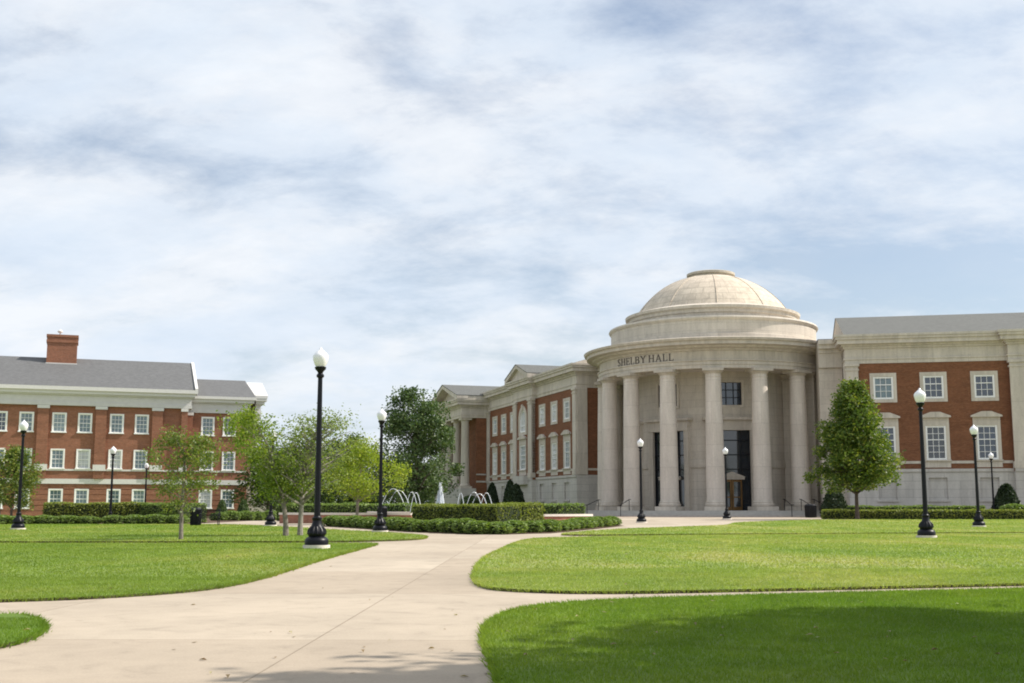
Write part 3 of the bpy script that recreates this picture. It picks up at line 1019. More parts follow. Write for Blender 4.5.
an = MB()
an.box(7.0, 9.85, -0.66, 0.66, PLAT + 0.6, ZA - 0.6); an.box(6.95, 9.95, -0.76, 0.76, PLAT, PLAT + 0.6); an.box(6.95, 9.92, -0.74, 0.74, ZA - 0.6, ZA - 0.45); an.box(6.98, 9.85, -0.66, 0.66, ZA - 0.45, ZA - 0.25); an.box(6.9, 9.98, -0.8, 0.8, ZA - 0.25, ZA - 0.003)
an.build('anta', M['stone'], hall, (0, 0, 0), az(61))
# the name on the frieze in raised dark letters
def strokes(ch):
    T, t = 0.15, 0.075      # thick and thin
    s = 0.10
    def ser(x, y): return [((x - s - 0.03, y), (x + s + 0.03, y), 0.06)]
    if ch == 'H': return 0.78, [((0.14, 0), (0.14, 1), T), ((0.64, 0), (0.64, 1), T), ((0.14, 0.52), (0.64, 0.52), t)] + ser(0.14, 0.03) + ser(0.14, 0.97) + ser(0.64, 0.03) + ser(0.64, 0.97)
    if ch == 'E': return 0.62, [((0.14, 0), (0.14, 1), T), ((0.05, 0.965), (0.54, 0.965), t), ((0.14, 0.52), (0.44, 0.52), t), ((0.05, 0.035), (0.58, 0.035), t), ((0.53, 0.8), (0.53, 0.98), 0.05), ((0.57, 0.02), (0.57, 0.24), 0.05), ((0.43, 0.42), (0.43, 0.62), 0.05)]
    if ch == 'L': return 0.62, [((0.14, 0), (0.14, 1), T), ((0.05, 0.035), (0.56, 0.035), t), ((0.55, 0.02), (0.55, 0.26), 0.05)] + ser(0.14, 0.97)
    if ch == 'Y': return 0.74, [((0.1, 1), (0.38, 0.47), T), ((0.66, 1), (0.38, 0.47), t), ((0.38, 0), (0.38, 0.5), T)] + ser(0.1, 0.97) + ser(0.66, 0.97) + ser(0.38, 0.03)
    if ch == 'A': return 0.80, [((0.12, 0), (0.4, 1), t), ((0.68, 0), (0.4, 1), T), ((0.22, 0.34), (0.58, 0.34), t)] + ser(0.12, 0.03) + ser(0.68, 0.03)
    if ch == 'B':
        st = [((0.14, 0), (0.14, 1), T), ((0.05, 0.965), (0.34, 0.965), t), ((0.14, 0.53), (0.36, 0.53), t), ((0.05, 0.035), (0.36, 0.035), t)]
        for (cy_, ry, rx) in ((0.75, 0.215, 0.2), (0.285, 0.25, 0.25)):
            for k in range(6):
                a0, a1 = -PI / 2 + PI * k / 6, -PI / 2 + PI * (k + 1) / 6
                st.append(((0.34 + rx * math.cos(a0), cy_ + ry * math.sin(a0)), (0.34 + rx * math.cos(a1), cy_ + ry * math.sin(a1)), 0.13 if 0 < k < 5 else 0.09))
        return 0.68, st
    if ch == 'S':
        pts = [(0.47, 0.80), (0.42, 0.93), (0.29, 0.97), (0.15, 0.92), (0.09, 0.77), (0.15, 0.63), (0.30, 0.53), (0.45, 0.42), (0.51, 0.26), (0.43, 0.09), (0.28, 0.03), (0.13, 0.07), (0.07, 0.22)]
        return 0.60, [(pts[i], pts[i + 1], 0.14 if 3 <= i <= 8 else 0.09) for i in range(len(pts) - 1)]
    return 0.16, []


LH = 0.60
tot = sum(strokes(c)[0] + 0.10 for c in 'SHELBY HALL') * LH
sc_ = 6.15 / tot
x = -tot * sc_ / 2 - 0.22
lt = MB(); kk = 0
RF = 10.14
for ch in 'SHELBY HALL':
    w_, st = strokes(ch)
    for (a, b_, th) in st:
        A, B_ = Vector((a[0] * sc_, a[1])) * LH, Vector((b_[0] * sc_, b_[1])) * LH
        d = (B_ - A).normalized(); nrm = Vector((-d.y, d.x)) * th * LH / 2
        kk += 1
        rr = RF + 0.035 + 0.0012 * (kk % 9)
        def mp(p, r):
            ang = AXIS + (x + p.x) / RF
            return (r * math.cos(ang), r * math.sin(ang), ZA + 0.73 + p.y)
        q = [A - nrm, B_ - nrm, B_ + nrm, A + nrm]
        i0 = len(lt.v)
        lt.v += [mp(p, RF - 0.02) for p in q] + [mp(p, rr) for p in q]
        for f in ((4, 5, 6, 7), (0, 1, 5, 4), (1, 2, 6, 5), (2, 3, 7, 6), (3, 0, 4, 7)):
            lt.f.append(tuple(i0 + k for k in f))
    x += (w_ + 0.10) * LH * sc_
lt.build('lettering', plain('letter_dark', (0.10, 0.085, 0.075), 0.6), hall)

# ---- wings
RW_ANG = math.atan2(-0.196, 0.981)
LW_ANG = math.atan2(-0.955, 0.296)
RW_O = (26.05, 92.2)
LW_O = (6.1, 111.6)
FR = Frame(RW_O, RW_ANG, hall, -0.14)
FL = Frame(LW_O, LW_ANG, hall)
WIN_T = (2.75, 6.45, 10.15)
BAY0, BAY1 = 11.9, 18.3
W_END = 30.3


def ent(mb, u0, u1, y0, y1, dz=0.0, top=14.42):
    """entablature slabs round a block"""
    z = ZA + dz
    for (p, a, b_) in ((0.06, z, z + 0.30), (0.12, z + 0.30, z + 0.42), (0.04, z + 0.42, z + 1.18), (0.16, z + 1.18, z + 1.34), (0.30, z + 1.34, z + 1.5), (0.62, z + 1.5, z + 1.84), (0.74, z + 1.84, z + 2.04), (0.82, z + 2.04, top + dz)):
        mb.box(u0 - p, u1 + p, y0 - p, y1 + p, a + (0.0 if a == z else 0.0015), b_)


def pilaster(mb, u0, u1, y, z0, z1, proj=0.14):
    mb.box(u0, u1, y - proj, y + 0.3, z0 + 0.5, z1 - 0.55)
    mb.box(u0 - 0.06, u1 + 0.06, y - proj - 0.06, y + 0.3, z0 + 0.002, z0 + 0.5)
    mb.box(u0 - 0.05, u1 + 0.05, y - proj - 0.05, y + 0.3, z1 - 0.55, z1 - 0.42)
    mb.box(u0, u1, y - proj, y + 0.3, z1 - 0.42, z1 - 0.22)
    mb.box(u0 - 0.09, u1 + 0.09, y - proj - 0.09, y + 0.3, z1 - 0.22, z1 - 0.003)


DEPTH = 16.0
ZB = 3.8


def wing(F, sgn):
    def U(a, b_): return (a, b_) if sgn > 0 else (-b_, -a)
    def one(t): return t * sgn
    secs = [(0.0, BAY0, 0.0, WIN_T), (BAY1, W_END, 0.0, (BAY1 + 1.9, BAY1 + 5.4, BAY1 + 8.9))]
    stone_b, brick, e_ = MB(), MB(), MB()

    def course(*a_):
        q_ = MB(); q_.box(*a_); F.put(q_, 'string_course', M['stone_smooth'])
    for (t0, t1, y, wins) in secs:
        u0, u1 = U(t0, t1)
        wu = [one(t) for t in wins]
        wall(stone_b, u0, u1, -0.1, ZB, [(u - 0.68, u + 0.68, 1.7, 3.35) for u in wu], y - 0.08, 0.16)
        for u in wu:
            stone_b.quad((u - 0.68, y + 0.08, 1.7), (u + 0.68, y + 0.08, 1.7), (u + 0.68, y + 0.08, 3.35), (u - 0.68, y + 0.08, 3.35))
            stone_b.box(u - 0.82, u + 0.82, y - 0.2, y - 0.05, 1.54, 1.7)
        stone_b.box(u0, u1, y - 0.16, y - 0.0, ZB + 0.002, ZB + 0.22)
        stone_b.box(u0, u1, y - 0.14, y - 0.078, -0.1, 0.95)
        ops_ = []
        for u in wu:
            ops_ += [(u - 0.74, u + 0.74, 4.7, 7.3), (u - 0.74, u + 0.74, 9.4, 11.15)]
        wall(brick, u0, u1, ZB, ZA, ops_, y)
        segs = sorted([u0] + [q for u in wu for q in (u - 0.97, u + 0.97)] + [u1])
        for k in range(0, len(segs), 2):
            if segs[k + 1] - segs[k] > 0.1: course(segs[k], segs[k + 1], y - 0.06, y + 0.05, 4.42, 4.62)
        for i, u in enumerate(wu):
            gl1 = random.choice(['glass_blue', 'glass_blue', 'glass_dark'])
            window(F, u, 9.4, 1.48, 1.75, 3, 3, (gl1 if i else 'glass_teal') if sgn > 0 else random.choice(['blind_sky', 'glass_teal']), 'stone_upper', y)
            window(F, u, 4.7, 1.48, 2.6, 3, 5, random.choice(['glass_blue', 'glass_dark'] if sgn > 0 else ['blind_sky', 'glass_teal']), 'stone_lower', y)
    # corner pilaster near the rotunda, on both faces
    pil = MB()
    pilaster(pil, *U(-0.02, 0.92), 0.0, ZB + 0.22, ZA)
    if sgn > 0: pil.box(-0.14, 0.1, 0.0, 1.0, ZB + 0.224, ZA - 0.004)
    else: pil.box(-0.1, 0.14, 0.0, 1.0, ZB + 0.224, ZA - 0.004)
    F.put(pil, 'pilaster', M['stone_smooth'])
    pil = MB(); pilaster(pil, *U(W_END - 1.0, W_END), 0.0, ZB + 0.22, ZA); F.put(pil, 'pilaster', M['stone_smooth'])
    # return towards the rotunda, back and far end
    uu = 0.0
    brick.quad((uu, 0, ZB), (uu, DEPTH, ZB), (uu, DEPTH, ZA), (uu, 0, ZA))
    stone_b.box(*((uu - 0.0, uu + 0.08) if sgn < 0 else (uu - 0.08, uu)), -0.079, DEPTH, -0.1, ZB + 0.2)
    sx = 0.05 * (1 if sgn < 0 else -1)
    course(min(uu, uu + sx), max(uu, uu + sx), 1.0, 2.4, 4.42, 4.62)
    ue = one(W_END)
    brick.quad((ue, 0, -0.1), (ue, DEPTH, -0.1), (ue, DEPTH, ZA), (ue, 0, ZA))
    brick.quad((0, DEPTH, -0.1), (ue, DEPTH, -0.1), (ue, DEPTH, ZA), (0, DEPTH, ZA))
    # middle bay with arched window
    b0, b1 = U(BAY0, BAY1); bc = (b0 + b1) / 2; yb = -0.5
    wall(stone_b, b0, b1, -0.1, ZB, [], yb - 0.08)
    stone_b.box(b0 - 0.002, b1 + 0.002, yb - 0.16, yb, ZB + 0.003, ZB + 0.223)
    for ub in (b0, b1): stone_b.quad((ub, yb - 0.08, -0.1), (ub, -0.05, -0.1), (ub, -0.05, ZB), (ub, yb - 0.08, ZB))
    wall(brick, b0, b1, ZB, ZA, [(bc - 0.95, bc + 0.95, 4.9, 7.5), (bc - 0.95, bc + 0.95, 8.85, 11.2)], yb)
    window(F, bc, 4.9, 1.9, 2.6, 4, 5, 'glass_teal', 'stone_lower', yb)
    window(F, bc, 8.85, 1.9, 1.4, 4, 2, 'blind_sky', 'arch', yb)
    # recess filling behind the arched head
    stone_b.box(bc - 1.9, bc + 1.9, yb - 0.55, yb - 0.081, ZB - 0.45, ZB + 0.45)
    for ub in (b0, b1):
        brick.quad((ub, yb, ZB), (ub, 0, ZB), (ub, 0, ZA), (ub, yb, ZA))
    for (pa, pb) in ((b0 + 0.0, b0 + 1.15), (b1 - 1.15, b1 - 0.0)):
        pil = MB(); pilaster(pil, pa, pb, yb, ZB + 0.226, ZA)
        pil.box(pa + 0.004, pb - 0.004, yb - 0.13, -0.02, ZB + 0.23, ZA - 0.01)
        F.put(pil, 'pilaster', M['stone_smooth'])
    # entablatures
    u0, u1 = U(0, W_END)
    ent(e_, u0, u1, 0, DEPTH)
    ent(e_, b0, b1, yb, 4.0, 0.004)
    # low pediment over the bay
    pdm = MB()
    zt = 14.43
    hw = (b1 - b0) / 2 + 0.8
    pdm.prism([(bc - hw + 0.3, zt), (bc + hw - 0.3, zt), (bc, zt + 1.15)], 'y', yb - 0.45, yb - 0.25)
    for sx in (-1, 1):
        pdm.prism([(bc + sx * hw, zt + 0.01), (bc + sx * hw, zt + 0.28), (bc, zt + 1.55), (bc, zt + 1.2), (bc + sx * (hw - 0.55), zt + 0.012)], 'y', yb - 0.82, yb - 0.2)
    if sgn < 0: F.put(pdm, 'pediment', M['stone_smooth'])
    if sgn < 0:
        rp = MB()
        rp.prism([(bc - hw, zt + 0.29), (bc, zt + 1.56), (bc + hw, zt + 0.29), (bc + hw, zt + 0.36), (bc, zt + 1.64), (bc - hw, zt + 0.36)], 'y', yb - 0.86, 8)
        F.put(rp, 'bay_roof', M['roof_hall'])
        tb = MB(); tb.prism([(bc - hw + 0.32, zt + 0.003), (bc + hw - 0.32, zt + 0.003), (bc, zt + 1.14)], 'y', yb - 0.24, 8)
        tb.box(bc - hw + 0.02, bc - hw + 0.3, yb - 0.19, 8, zt + 0.004, zt + 0.285); tb.box(bc + hw - 0.3, bc + hw - 0.02, yb - 0.19, 8, zt + 0.004, zt + 0.285)
        F.put(tb, 'pediment_back', M['stone_smooth'])
    F.put(stone_b, 'basement_wall', M['stone_base']); F.put(brick, 'brick_wall', M['brick_hall'])
    F.put(e_, 'cornice', M['stone_smooth'])
    inn = MB(); inn.box(u0 + 0.4, u1 - 0.4, 0.45, DEPTH - 0.4, 0, ZA - 0.1); inn.box(b0 + 0.4, b1 - 0.4, yb + 0.3, 0.5, 0, ZA - 0.12); F.put(inn, 'inner_core', M['interior'])
    # roof
    rf = MB(); zr = 17.1; ze = 14.44
    a, b_ = U(-0.1, W_END - 4)
    rf.quad((a, -0.55, ze), (b_, -0.55, ze), (b_, 8, zr), (a, 8, zr)); rf.quad((a, DEPTH + 0.55, ze), (b_, DEPTH + 0.55, ze), (b_, 8, zr), (a, 8, zr))
    F.put(rf, 'roof', M['roof_hall'])
    for q in (a, b_):
        ga = MB(); ga.prism([(-0.5, ze + 0.003), (DEPTH + 0.5, ze + 0.003), (8, zr - 0.02)], 'x', q + (0.06 if q == a else -0.06) * sgn, q + (0.3 if q == a else -0.3) * sgn)
        F.put(ga, 'gable', M['stone_smooth'])
    # link to the rotunda
    lk, el = MB(), MB()
    l0, l1 = U(-1.9, -0.08)
    lk.box(l0, l1, 2.5, 12, -0.1, ZA)
    z = ZA + 0.012
    for (p, a2, b2) in ((0.22, z, z + 0.42), (0.18, z + 0.42, z + 1.18), (0.30, z + 1.18, z + 1.5), (0.62, z + 1.5, z + 1.84), (0.8, z + 1.84, z + 2.2)):
        el.box(l0, l1 + (0 if sgn > 0 else 0), 2.5 - p, 12, a2 + 0.001, b2)
    F.put(lk, 'link_wall', M['stone']); F.put(el, 'link_cornice', M['stone_smooth'])
    fl = MB(); fl.box(l0, l1, 2.6, 12, z + 2.21, z + 2.36); F.put(fl, 'flat_roof', M['dark_metal'])


wing(FR, 1)
wing(FL, -1)

# columned end pavilion of the left wing
pv_stone, pv_brick = MB(), MB()
q0, q1 = -(W_END + 12.6), -W_END
PZ = -0.75
pv_brick.box(q0, q1 - 0.02, -1.4, 14, -0.1, ZA + PZ)
pv_stone.box(q0 - 0.05, q1 + 0.04, -3.3, -1.4, -0.1, ZB - 0.6)
pv_stone.box(q1 - 0.03, q1 + 0.03, -1.38, -0.2, 3.9, 4.08); pv_stone.box(q1 - 0.03, q1 + 0.03, -1.38, -0.2, 4.75, 4.9)
FL.put(pv_brick, 'pavilion_wall', M['brick_hall']); FL.put(pv_stone, 'pavilion_base', M['stone_base'])
pe = MB(); ent(pe, q0, q1, -3.2, 14, PZ, 14.42); FL.put(pe, 'pavilion_cornice', M['stone_smooth'])
pp = MB(); qc = (q0 + q1) / 2; hw = 6.3 + 0.85; zt = 14.42 + PZ + 0.004
pp.prism([(qc - hw + 0.5, zt), (qc + hw - 0.5, zt), (qc, zt + 1.6)], 'y', -2.9, -2.6)
for sx in (-1, 1):
    pp.prism([(qc + sx * hw, zt), (qc + sx * hw, zt + 0.3), (qc, zt + 2.15), (qc, zt + 1.75), (qc + sx * (hw - 0.9), zt)], 'y', -4.0, -2.6)
FL.put(pp, 'pavilion_pediment', M['stone_smooth'])
pr = MB()
pr.prism([(qc - hw, zt + 0.32), (qc, zt + 2.17), (qc + hw, zt + 0.32), (qc + hw, zt + 0.4), (qc, zt + 2.26), (qc - hw, zt + 0.4)], 'y', -4.05, 14)
tb = MB(); tb.prism([(qc - hw + 0.05, zt + 0.006), (qc - hw + 0.05, zt + 0.31), (qc, zt + 2.1), (qc + hw - 0.05, zt + 0.31), (qc + hw - 0.05, zt + 0.006)], 'y', -2.55, 14); FL.put(tb, 'pavilion_attic', M['stone_smooth'])
FL.put(pr, 'pavilion_roof', M['roof_hall'])
sh = MB(); hh = ZA + PZ - (ZB - 0.6)
sh.box(-0.68, 0.68, -0.68, 0.68, 0, 0.25); sh.lathe([(0.62, 0.252), (0.64, 0.4), (0.54, 0.5), (0.53, 0.6), (0.45, hh - 0.5), (0.48, hh - 0.45), (0.46, hh - 0.4), (0.6, hh - 0.24)], 20); sh.box(-0.64, 0.64, -0.64, 0.64, hh - 0.24, hh - 0.002)
pcm = sh.mesh('pavilion_column', M['stone_smooth'], True)
for t in (0.75, 4.45, 8.15, 11.85):
    link('pavilion_column', pcm, hall, FL.loc(q1 - t, -2.55, ZB - 0.6), FL.a)

# cheek wall beside the steps on the right
ck = MB(); a0, a1 = az(44), az(72)
ck.lathe([(12.9, 0.1), (12.9, 1.0), (12.5, 1.0), (12.5, 0.1)], 14, a0, a1)
ck.build('cheek_wall', M['stone_smooth'], hall, smooth=True)


# handrails on the steps: things of their own
def handrail(rel0, label):
    r0, r1 = 11.2, 12.75
    mb = MB()
    pts = []
    for r, z in ((r0, PLAT + 0.9), (r0 + 0.2, PLAT + 0.9), (r1 - 0.3, GZ1 + 0.92), (r1, GZ1 + 0.92)):
        x, y = C2W(r, rel0); pts.append((x + CX, y + CY, z))
    o = pts[0]
    root = empty('handrail', (pts[0][0], pts[0][1], PLAT), label, 'handrail')
    base = Vector((o[0], o[1], PLAT))
    mb.tube([Vector(p) - base for p in pts], 0.03, 6)
    mb.build('rail', M['dark_metal'], root)
    for p, zb in ((pts[1], PLAT), (pts[2], GZ1)):
        mp_ = MB(); q = Vector(p) - base
        mp_.tube([(q.x, q.y, zb - PLAT), (q.x, q.y, q.z)], 0.028, 6); mp_.build('post', M['dark_metal'], root)


handrail(-60, 'dark metal handrail left of the second column from the left of the portico')
handrail(-38, 'dark metal handrail on the steps behind the lamp before the leftmost doorway')
handrail(28, 'dark metal handrail on the steps right of the column beside the bronze door')
handrail(36, 'dark metal handrail halfway between two columns, before the blank stone wall')
handrail(43, 'rightmost dark metal handrail on the steps, beside the low stone cheek wall')

# paving ring in front of the steps
pvg = MB()
n = 40
for k in range(n):
    a, b_ = az(-75 + 125 * k / n), az(-75 + 125 * (k + 1) / n)
    pvg.quad(*[(CX + r * math.cos(q), CY + r * math.sin(q), gz(0, CY + r * math.sin(q)) + 0.005) for r, q in ((12.2, a), (15.5, a), (15.5, b_), (12.2, b_))])
tag(pvg.build('brick_paving', M['paving']), kind='structure')

# ------------------------------------------------------------------ the brick hall on the left
LB_ANG = math.atan2(0.337, 0.941)
LBO = (-47.5, 125.0)
lb = empty('brick_hall', (LBO[0], LBO[1], gz(LBO[0], 125)), 'long three storey red brick hall with dark shingle roof, white cornice and chimney', 'building')
FB = Frame(LBO, LB_ANG, lb)
PILS = [-24.7, -18.95, -13.2, -7.45, -1.7, 4.05, 9.8]
T0, T1 = -24.7, 12.95
brick, low, trim, corn = MB(), MB(), MB(), MB()
ops_u, ops_l = [], []
for pz in PILS[:-1]:
    for off in (1.60, 4.15): ops_u.append(pz + off)
LBW = 1.42


def lb_section(u0, u1, y, centres, dz, tops):
    zt, = tops
    up = []
    for c_ in centres:
        up += [(c_ - LBW / 2, c_ + LBW / 2, 8.78, 10.88), (c_ - LBW / 2, c_ + LBW / 2, 4.98, 7.08)]
    wall(brick, u0, u1, 3.97, zt, up, y)
    lo = [(c_ - LBW / 2, c_ + LBW / 2, 0.85, 2.92) for c_ in centres]
    # rusticated ground floor: courses with recessed joints
    zc = [0.1, 0.62, 1.18, 1.74, 2.30, 2.86, 3.42]
    wall(low, u0, u1, 0.0, 3.42, lo, y + 0.03)
    for k in range(len(zc) - 1):
        segs = sorted([u0] + [q for c_ in centres for q in (c_ - LBW / 2 - 0.001, c_ + LBW / 2 + 0.001)] + [u1]) if zc[k + 1] > 0.86 and zc[k] < 2.9 else [u0, u1]
        for s in range(0, len(segs), 2):
            low.box(segs[s], segs[s + 1], y - 0.045, y + 0.028, zc[k] + 0.05, zc[k + 1] - 0.02)
    trim.box(u0, u1, y - 0.13, y + 0.1, 3.44, 3.96)
    trim.box(u0, u1, y - 0.07, y + 0.1, 4.80, 4.975)
    for c_ in centres:
        for z, h in ((8.78, 2.1), (4.98, 2.1), (0.85, 2.07)):
            g_ = random.choices(['glass_teal', 'blind_sky', 'glass_blue', 'glass_grey'], [4, 1, 3, 3])[0]
            window(FB, c_, z, LBW, h, 3, 4, g_, 'white', y)


lb_section(T0, T1, 0.0, ops_u, 0, (11.62,))
S1 = 19.6
lb_section(T1, S1, 1.0, [15.2, 17.55], 0, (11.3,))
for p_u in PILS + [12.6]:
    pil = MB()
    w_ = 0.55 if p_u < 12 else 0.32
    pil.box(p_u - w_, p_u + w_, -0.32, 0.1, 4.976, 11.28)
    pil.box(p_u - w_, p_u + w_, -0.32, 0.1, 3.98, 4.79)
    FB.put(pil, 'pilaster', M['brick_left'])
    trim.box(p_u - w_ - 0.08, p_u + w_ + 0.08, -0.42, 0.1, 4.81, 5.45)
    trim.box(p_u - w_ - 0.06, p_u + w_ + 0.06, -0.40, 0.1, 11.29, 11.61)
pil = MB(); pil.box(T1, T1 + 0.62, 0.68, 1.1, 4.976, 10.98); trim.box(T1, T1 + 0.68, 0.62, 1.1, 10.985, 11.29)
LD = 12.0
brick.box(T0, T1 - 0.02, LD - 0.3, LD, 0, 11.6)
brick.box(T1 - 0.03, T1 - 0.001, 0.0, LD, 3.97, 11.6)
brick.box(S1 - 0.03, S1 - 0.001, 1.0, LD - 1, 0, 11.28)
# entablatures, white
fz = MB()
for k, (p, a, b_) in enumerate(((0.38, 11.63, 12.0), (0.33, 12.002, 12.72), (0.52, 12.722, 12.86), (0.7, 12.862, 13.2), (0.92, 13.202, 13.6))):
    (fz if k < 3 else corn).box(T0, T1 + p, -p, LD + p, a, b_)
for k, (p, a, b_) in enumerate(((0.20, 11.305, 11.66), (0.15, 11.662, 12.35), (0.34, 12.352, 12.48), (0.52, 12.482, 12.8), (0.74, 12.802, 13.12))):
    (fz if k < 3 else corn).box(T1, S1 + p, 1.0 - p, LD - 1 + p, a, b_)
FB.put(fz, 'frieze', plain('frieze_stone', (0.58, 0.57, 0.555), 0.7, 0.06, 2))
FB.put(brick, 'brick_wall', M['brick_left']); FB.put(low, 'rusticated_wall', M['brick_left']); FB.put(trim, 'stone_band', M['white_trim'])
FB.put(pil, 'pilaster', M['brick_left']); FB.put(corn, 'cornice', M['white_trim'])
inn = MB(); inn.box(T0 + 0.3, T1 - 0.3, 0.45, LD - 0.4, 0, 11.5); inn.box(T1 - 0.2, S1 - 0.3, 1.5, LD - 1.4, 0, 11.2); FB.put(inn, 'inner_core', M['interior'])
rf = MB(); zr = 17.35
rf.quad((T0, -0.86, 13.61), (T1 + 0.85, -0.86, 13.61), (T1 + 0.85, 6, zr), (T0, 6, zr)); rf.quad((T0, LD + 0.86, 13.61), (T1 + 0.85, LD + 0.86, 13.61), (T1 + 0.85, 6, zr), (T0, 6, zr))
zr2 = 15.55
rf.quad((T1 + 0.4, 0.3, 13.13), (S1 + 0.7, 0.3, 13.13), (S1 + 0.1, 6, zr2), (T1 + 0.4, 6, zr2)); rf.quad((T1 + 0.4, LD - 0.3, 13.13), (S1 + 0.7, LD - 0.3, 13.13), (S1 + 0.1, 6, zr2), (T1 + 0.4, 6, zr2))
FB.put(rf, 'roof', M['roof_left'])
ga = MB()
ga.prism([(-0.6, 13.602), (LD + 0.6, 13.602), (6, zr - 0.15)], 'x', T1 + 0.2, T1 + 0.5)
for (ya, yb_) in ((-0.92, 6.0), (LD + 0.92, 6.0)):
    ga.prism([(ya, 13.603), (yb_, zr - 0.06), (yb_, zr + 0.12), (ya, 13.78)], 'x', T1 + 0.62, T1 + 0.92)
FB.put(ga, 'gable', M['white_trim'])
# end portico with pediment facing right
ep = MB()
E0, E1 = S1 + 0.9, S1 + 1.75
for (p, a, b_) in ((0.20, 11.31, 11.665), (0.15, 11.668, 12.355), (0.34, 12.358, 12.485), (0.52, 12.488, 12.805), (0.74, 12.808, 13.126)):
    ep.box(S1 + 0.8, E1 + p - 0.5, 1.8 - p, LD - 1.8 + p, a + 0.002, b_ + 0.002)
for (ya, yb_) in ((1.0, 6.0), (LD - 1.0, 6.0)):
    ep.prism([(ya, 13.132), (yb_, 15.0), (yb_, 15.35), (ya, 13.42)], 'x', S1 + 0.2, E1 + 0.3)
ep.prism([(1.9, 13.131), (LD - 1.9, 13.131), (6, 14.95)], 'x', S1 + 0.6, S1 + 1.0)
FB.put(ep, 'portico', M['white_trim'])
cm_ = MB(); cm_.box(-0.5, 0.5, -0.5, 0.5, 0, 0.3); cm_.lathe([(0.46, 0.302), (0.46, 0.45), (0.4, 0.5), (0.34, 6.8), (0.44, 7.05)], 18); cm_.box(-0.48, 0.48, -0.48, 0.48, 7.05, 7.35)
cme = cm_.mesh('portico_column', M['white_trim'], True)
for yy in (2.3, 4.6, 7.4, 9.7):
    link('portico_column', cme, lb, FB.loc(E1 - 0.75, yy, 3.95), FB.a)
sb = MB(); sb.prism([(S1 + 0.2, 0), (S1 + 3.6, 0), (S1 + 3.6, 0.8), (S1 + 1.8, 1.9), (S1 + 0.2, 2.6)], 'y', 1.6, 9.9); sb.box(S1 + 0.1, S1 + 1.7, 1.8, 9.8, 2.0, 3.94)
FB.put(sb, 'portico_base', M['stone_base'])
# chimney
ch = MB(); cu0, cu1 = -1.85, 1.25
ch.box(cu0, cu1, 4.6, 6.7, 15.5, 18.9); ch.box(cu0 - 0.09, cu1 + 0.09, 4.51, 6.79, 18.9, 19.2); ch.box(cu0 - 0.02, cu1 + 0.02, 4.58, 6.72, 19.2, 19.5); ch.box(cu0 - 0.1, cu1 + 0.1, 4.5, 6.8, 19.5, 19.78)
cho = FB.put(ch, 'chimney', M['brick_left'])
vc = MB(); vc.lathe([(0.08, 19.78), (0.08, 20.1), (0.26, 20.15), (0.28, 20.3), (0.02, 20.5)], 14, cx=-0.6, cy=5.6)
vc.build('vent_cap', M['white_trim'], cho, smooth=True)
fl = MB(); fl.box(cu0 - 0.06, cu1 + 0.06, 4.52, 4.6, 16.42, 16.65); fl.build('flashing', M['white_trim'], cho)

# ------------------------------------------------------------------ street lamps
def make_lamp():
    root = empty('street_lamp', (0, 0, 0), 'x', 'street lamp', 'black acorn lamps along the paths')
    pad = MB(); pad.lathe([(0.01, -0.3), (0.305, -0.3), (0.305, 0.055), (0.01, 0.06)], 28); pad.build('footing', M['cap_white'], root, smooth=True)
    b_ = MB()
    b_.lathe([(0.01, 0.06), (0.265, 0.06), (0.27, 0.14), (0.255, 0.19), (0.215, 0.225), (0.18, 0.245), (0.205, 0.285), (0.215, 0.33), (0.19, 0.385), (0.135, 0.47), (0.108, 0.54), (0.10, 0.60), (0.115, 0.625), (0.115, 0.66), (0.088, 0.68), (0.08, 0.70)], 28)
    for k in range(14):
        a = 2 * PI * k / 14
        b_.tube([(0.211 * math.cos(a), 0.211 * math.sin(a), 0.30), (0.192 * math.cos(a), 0.192 * math.sin(a), 0.385), (0.138 * math.cos(a), 0.138 * math.sin(a), 0.47)], [0.016, 0.022, 0.008], 5)
    b_.build('base', M['lamp_black'], root, smooth=True)
    p = MB()
    n = 20; prof = [(0.074, 0.69), (0.069, 1.5), (0.061, 2.8), (0.052, 3.86)]
    i0 = len(p.v)
    for (r, z) in prof:
        for j in range(n):
            a = 2 * PI * j / n; rr = r * (1.0 if j % 2 else 0.90)
            p.v.append((rr * math.cos(a), rr * math.sin(a), z))
    for k in range(len(prof) - 1):
        for j in range(n):
            p.f.append((k * n + j, k * n + (j + 1) % n, (k + 1) * n + (j + 1) % n, (k + 1) * n + j))
    p.build('post', M['lamp_black'], root)
    c_ = MB(); c_.lathe([(0.056, 3.84), (0.088, 3.87), (0.088, 3.91), (0.054, 3.95), (0.07, 3.99), (0.12, 4.04), (0.135, 4.085), (0.115, 4.10), (0.01, 4.10)], 22)
    c_.build('collar', M['lamp_black'], root, smooth=True)
    gm = MB(); gm.lathe([(0.01, 4.095), (0.10, 4.10), (0.14, 4.16), (0.172, 4.26), (0.18, 4.34), (0.168, 4.375), (0.13, 4.42), (0.078, 4.47), (0.04, 4.50), (0.03, 4.525), (0.012, 4.55), (0.005, 4.555)], 26)
    gm.build('globe', M['globe'], root, smooth=True)
    return root


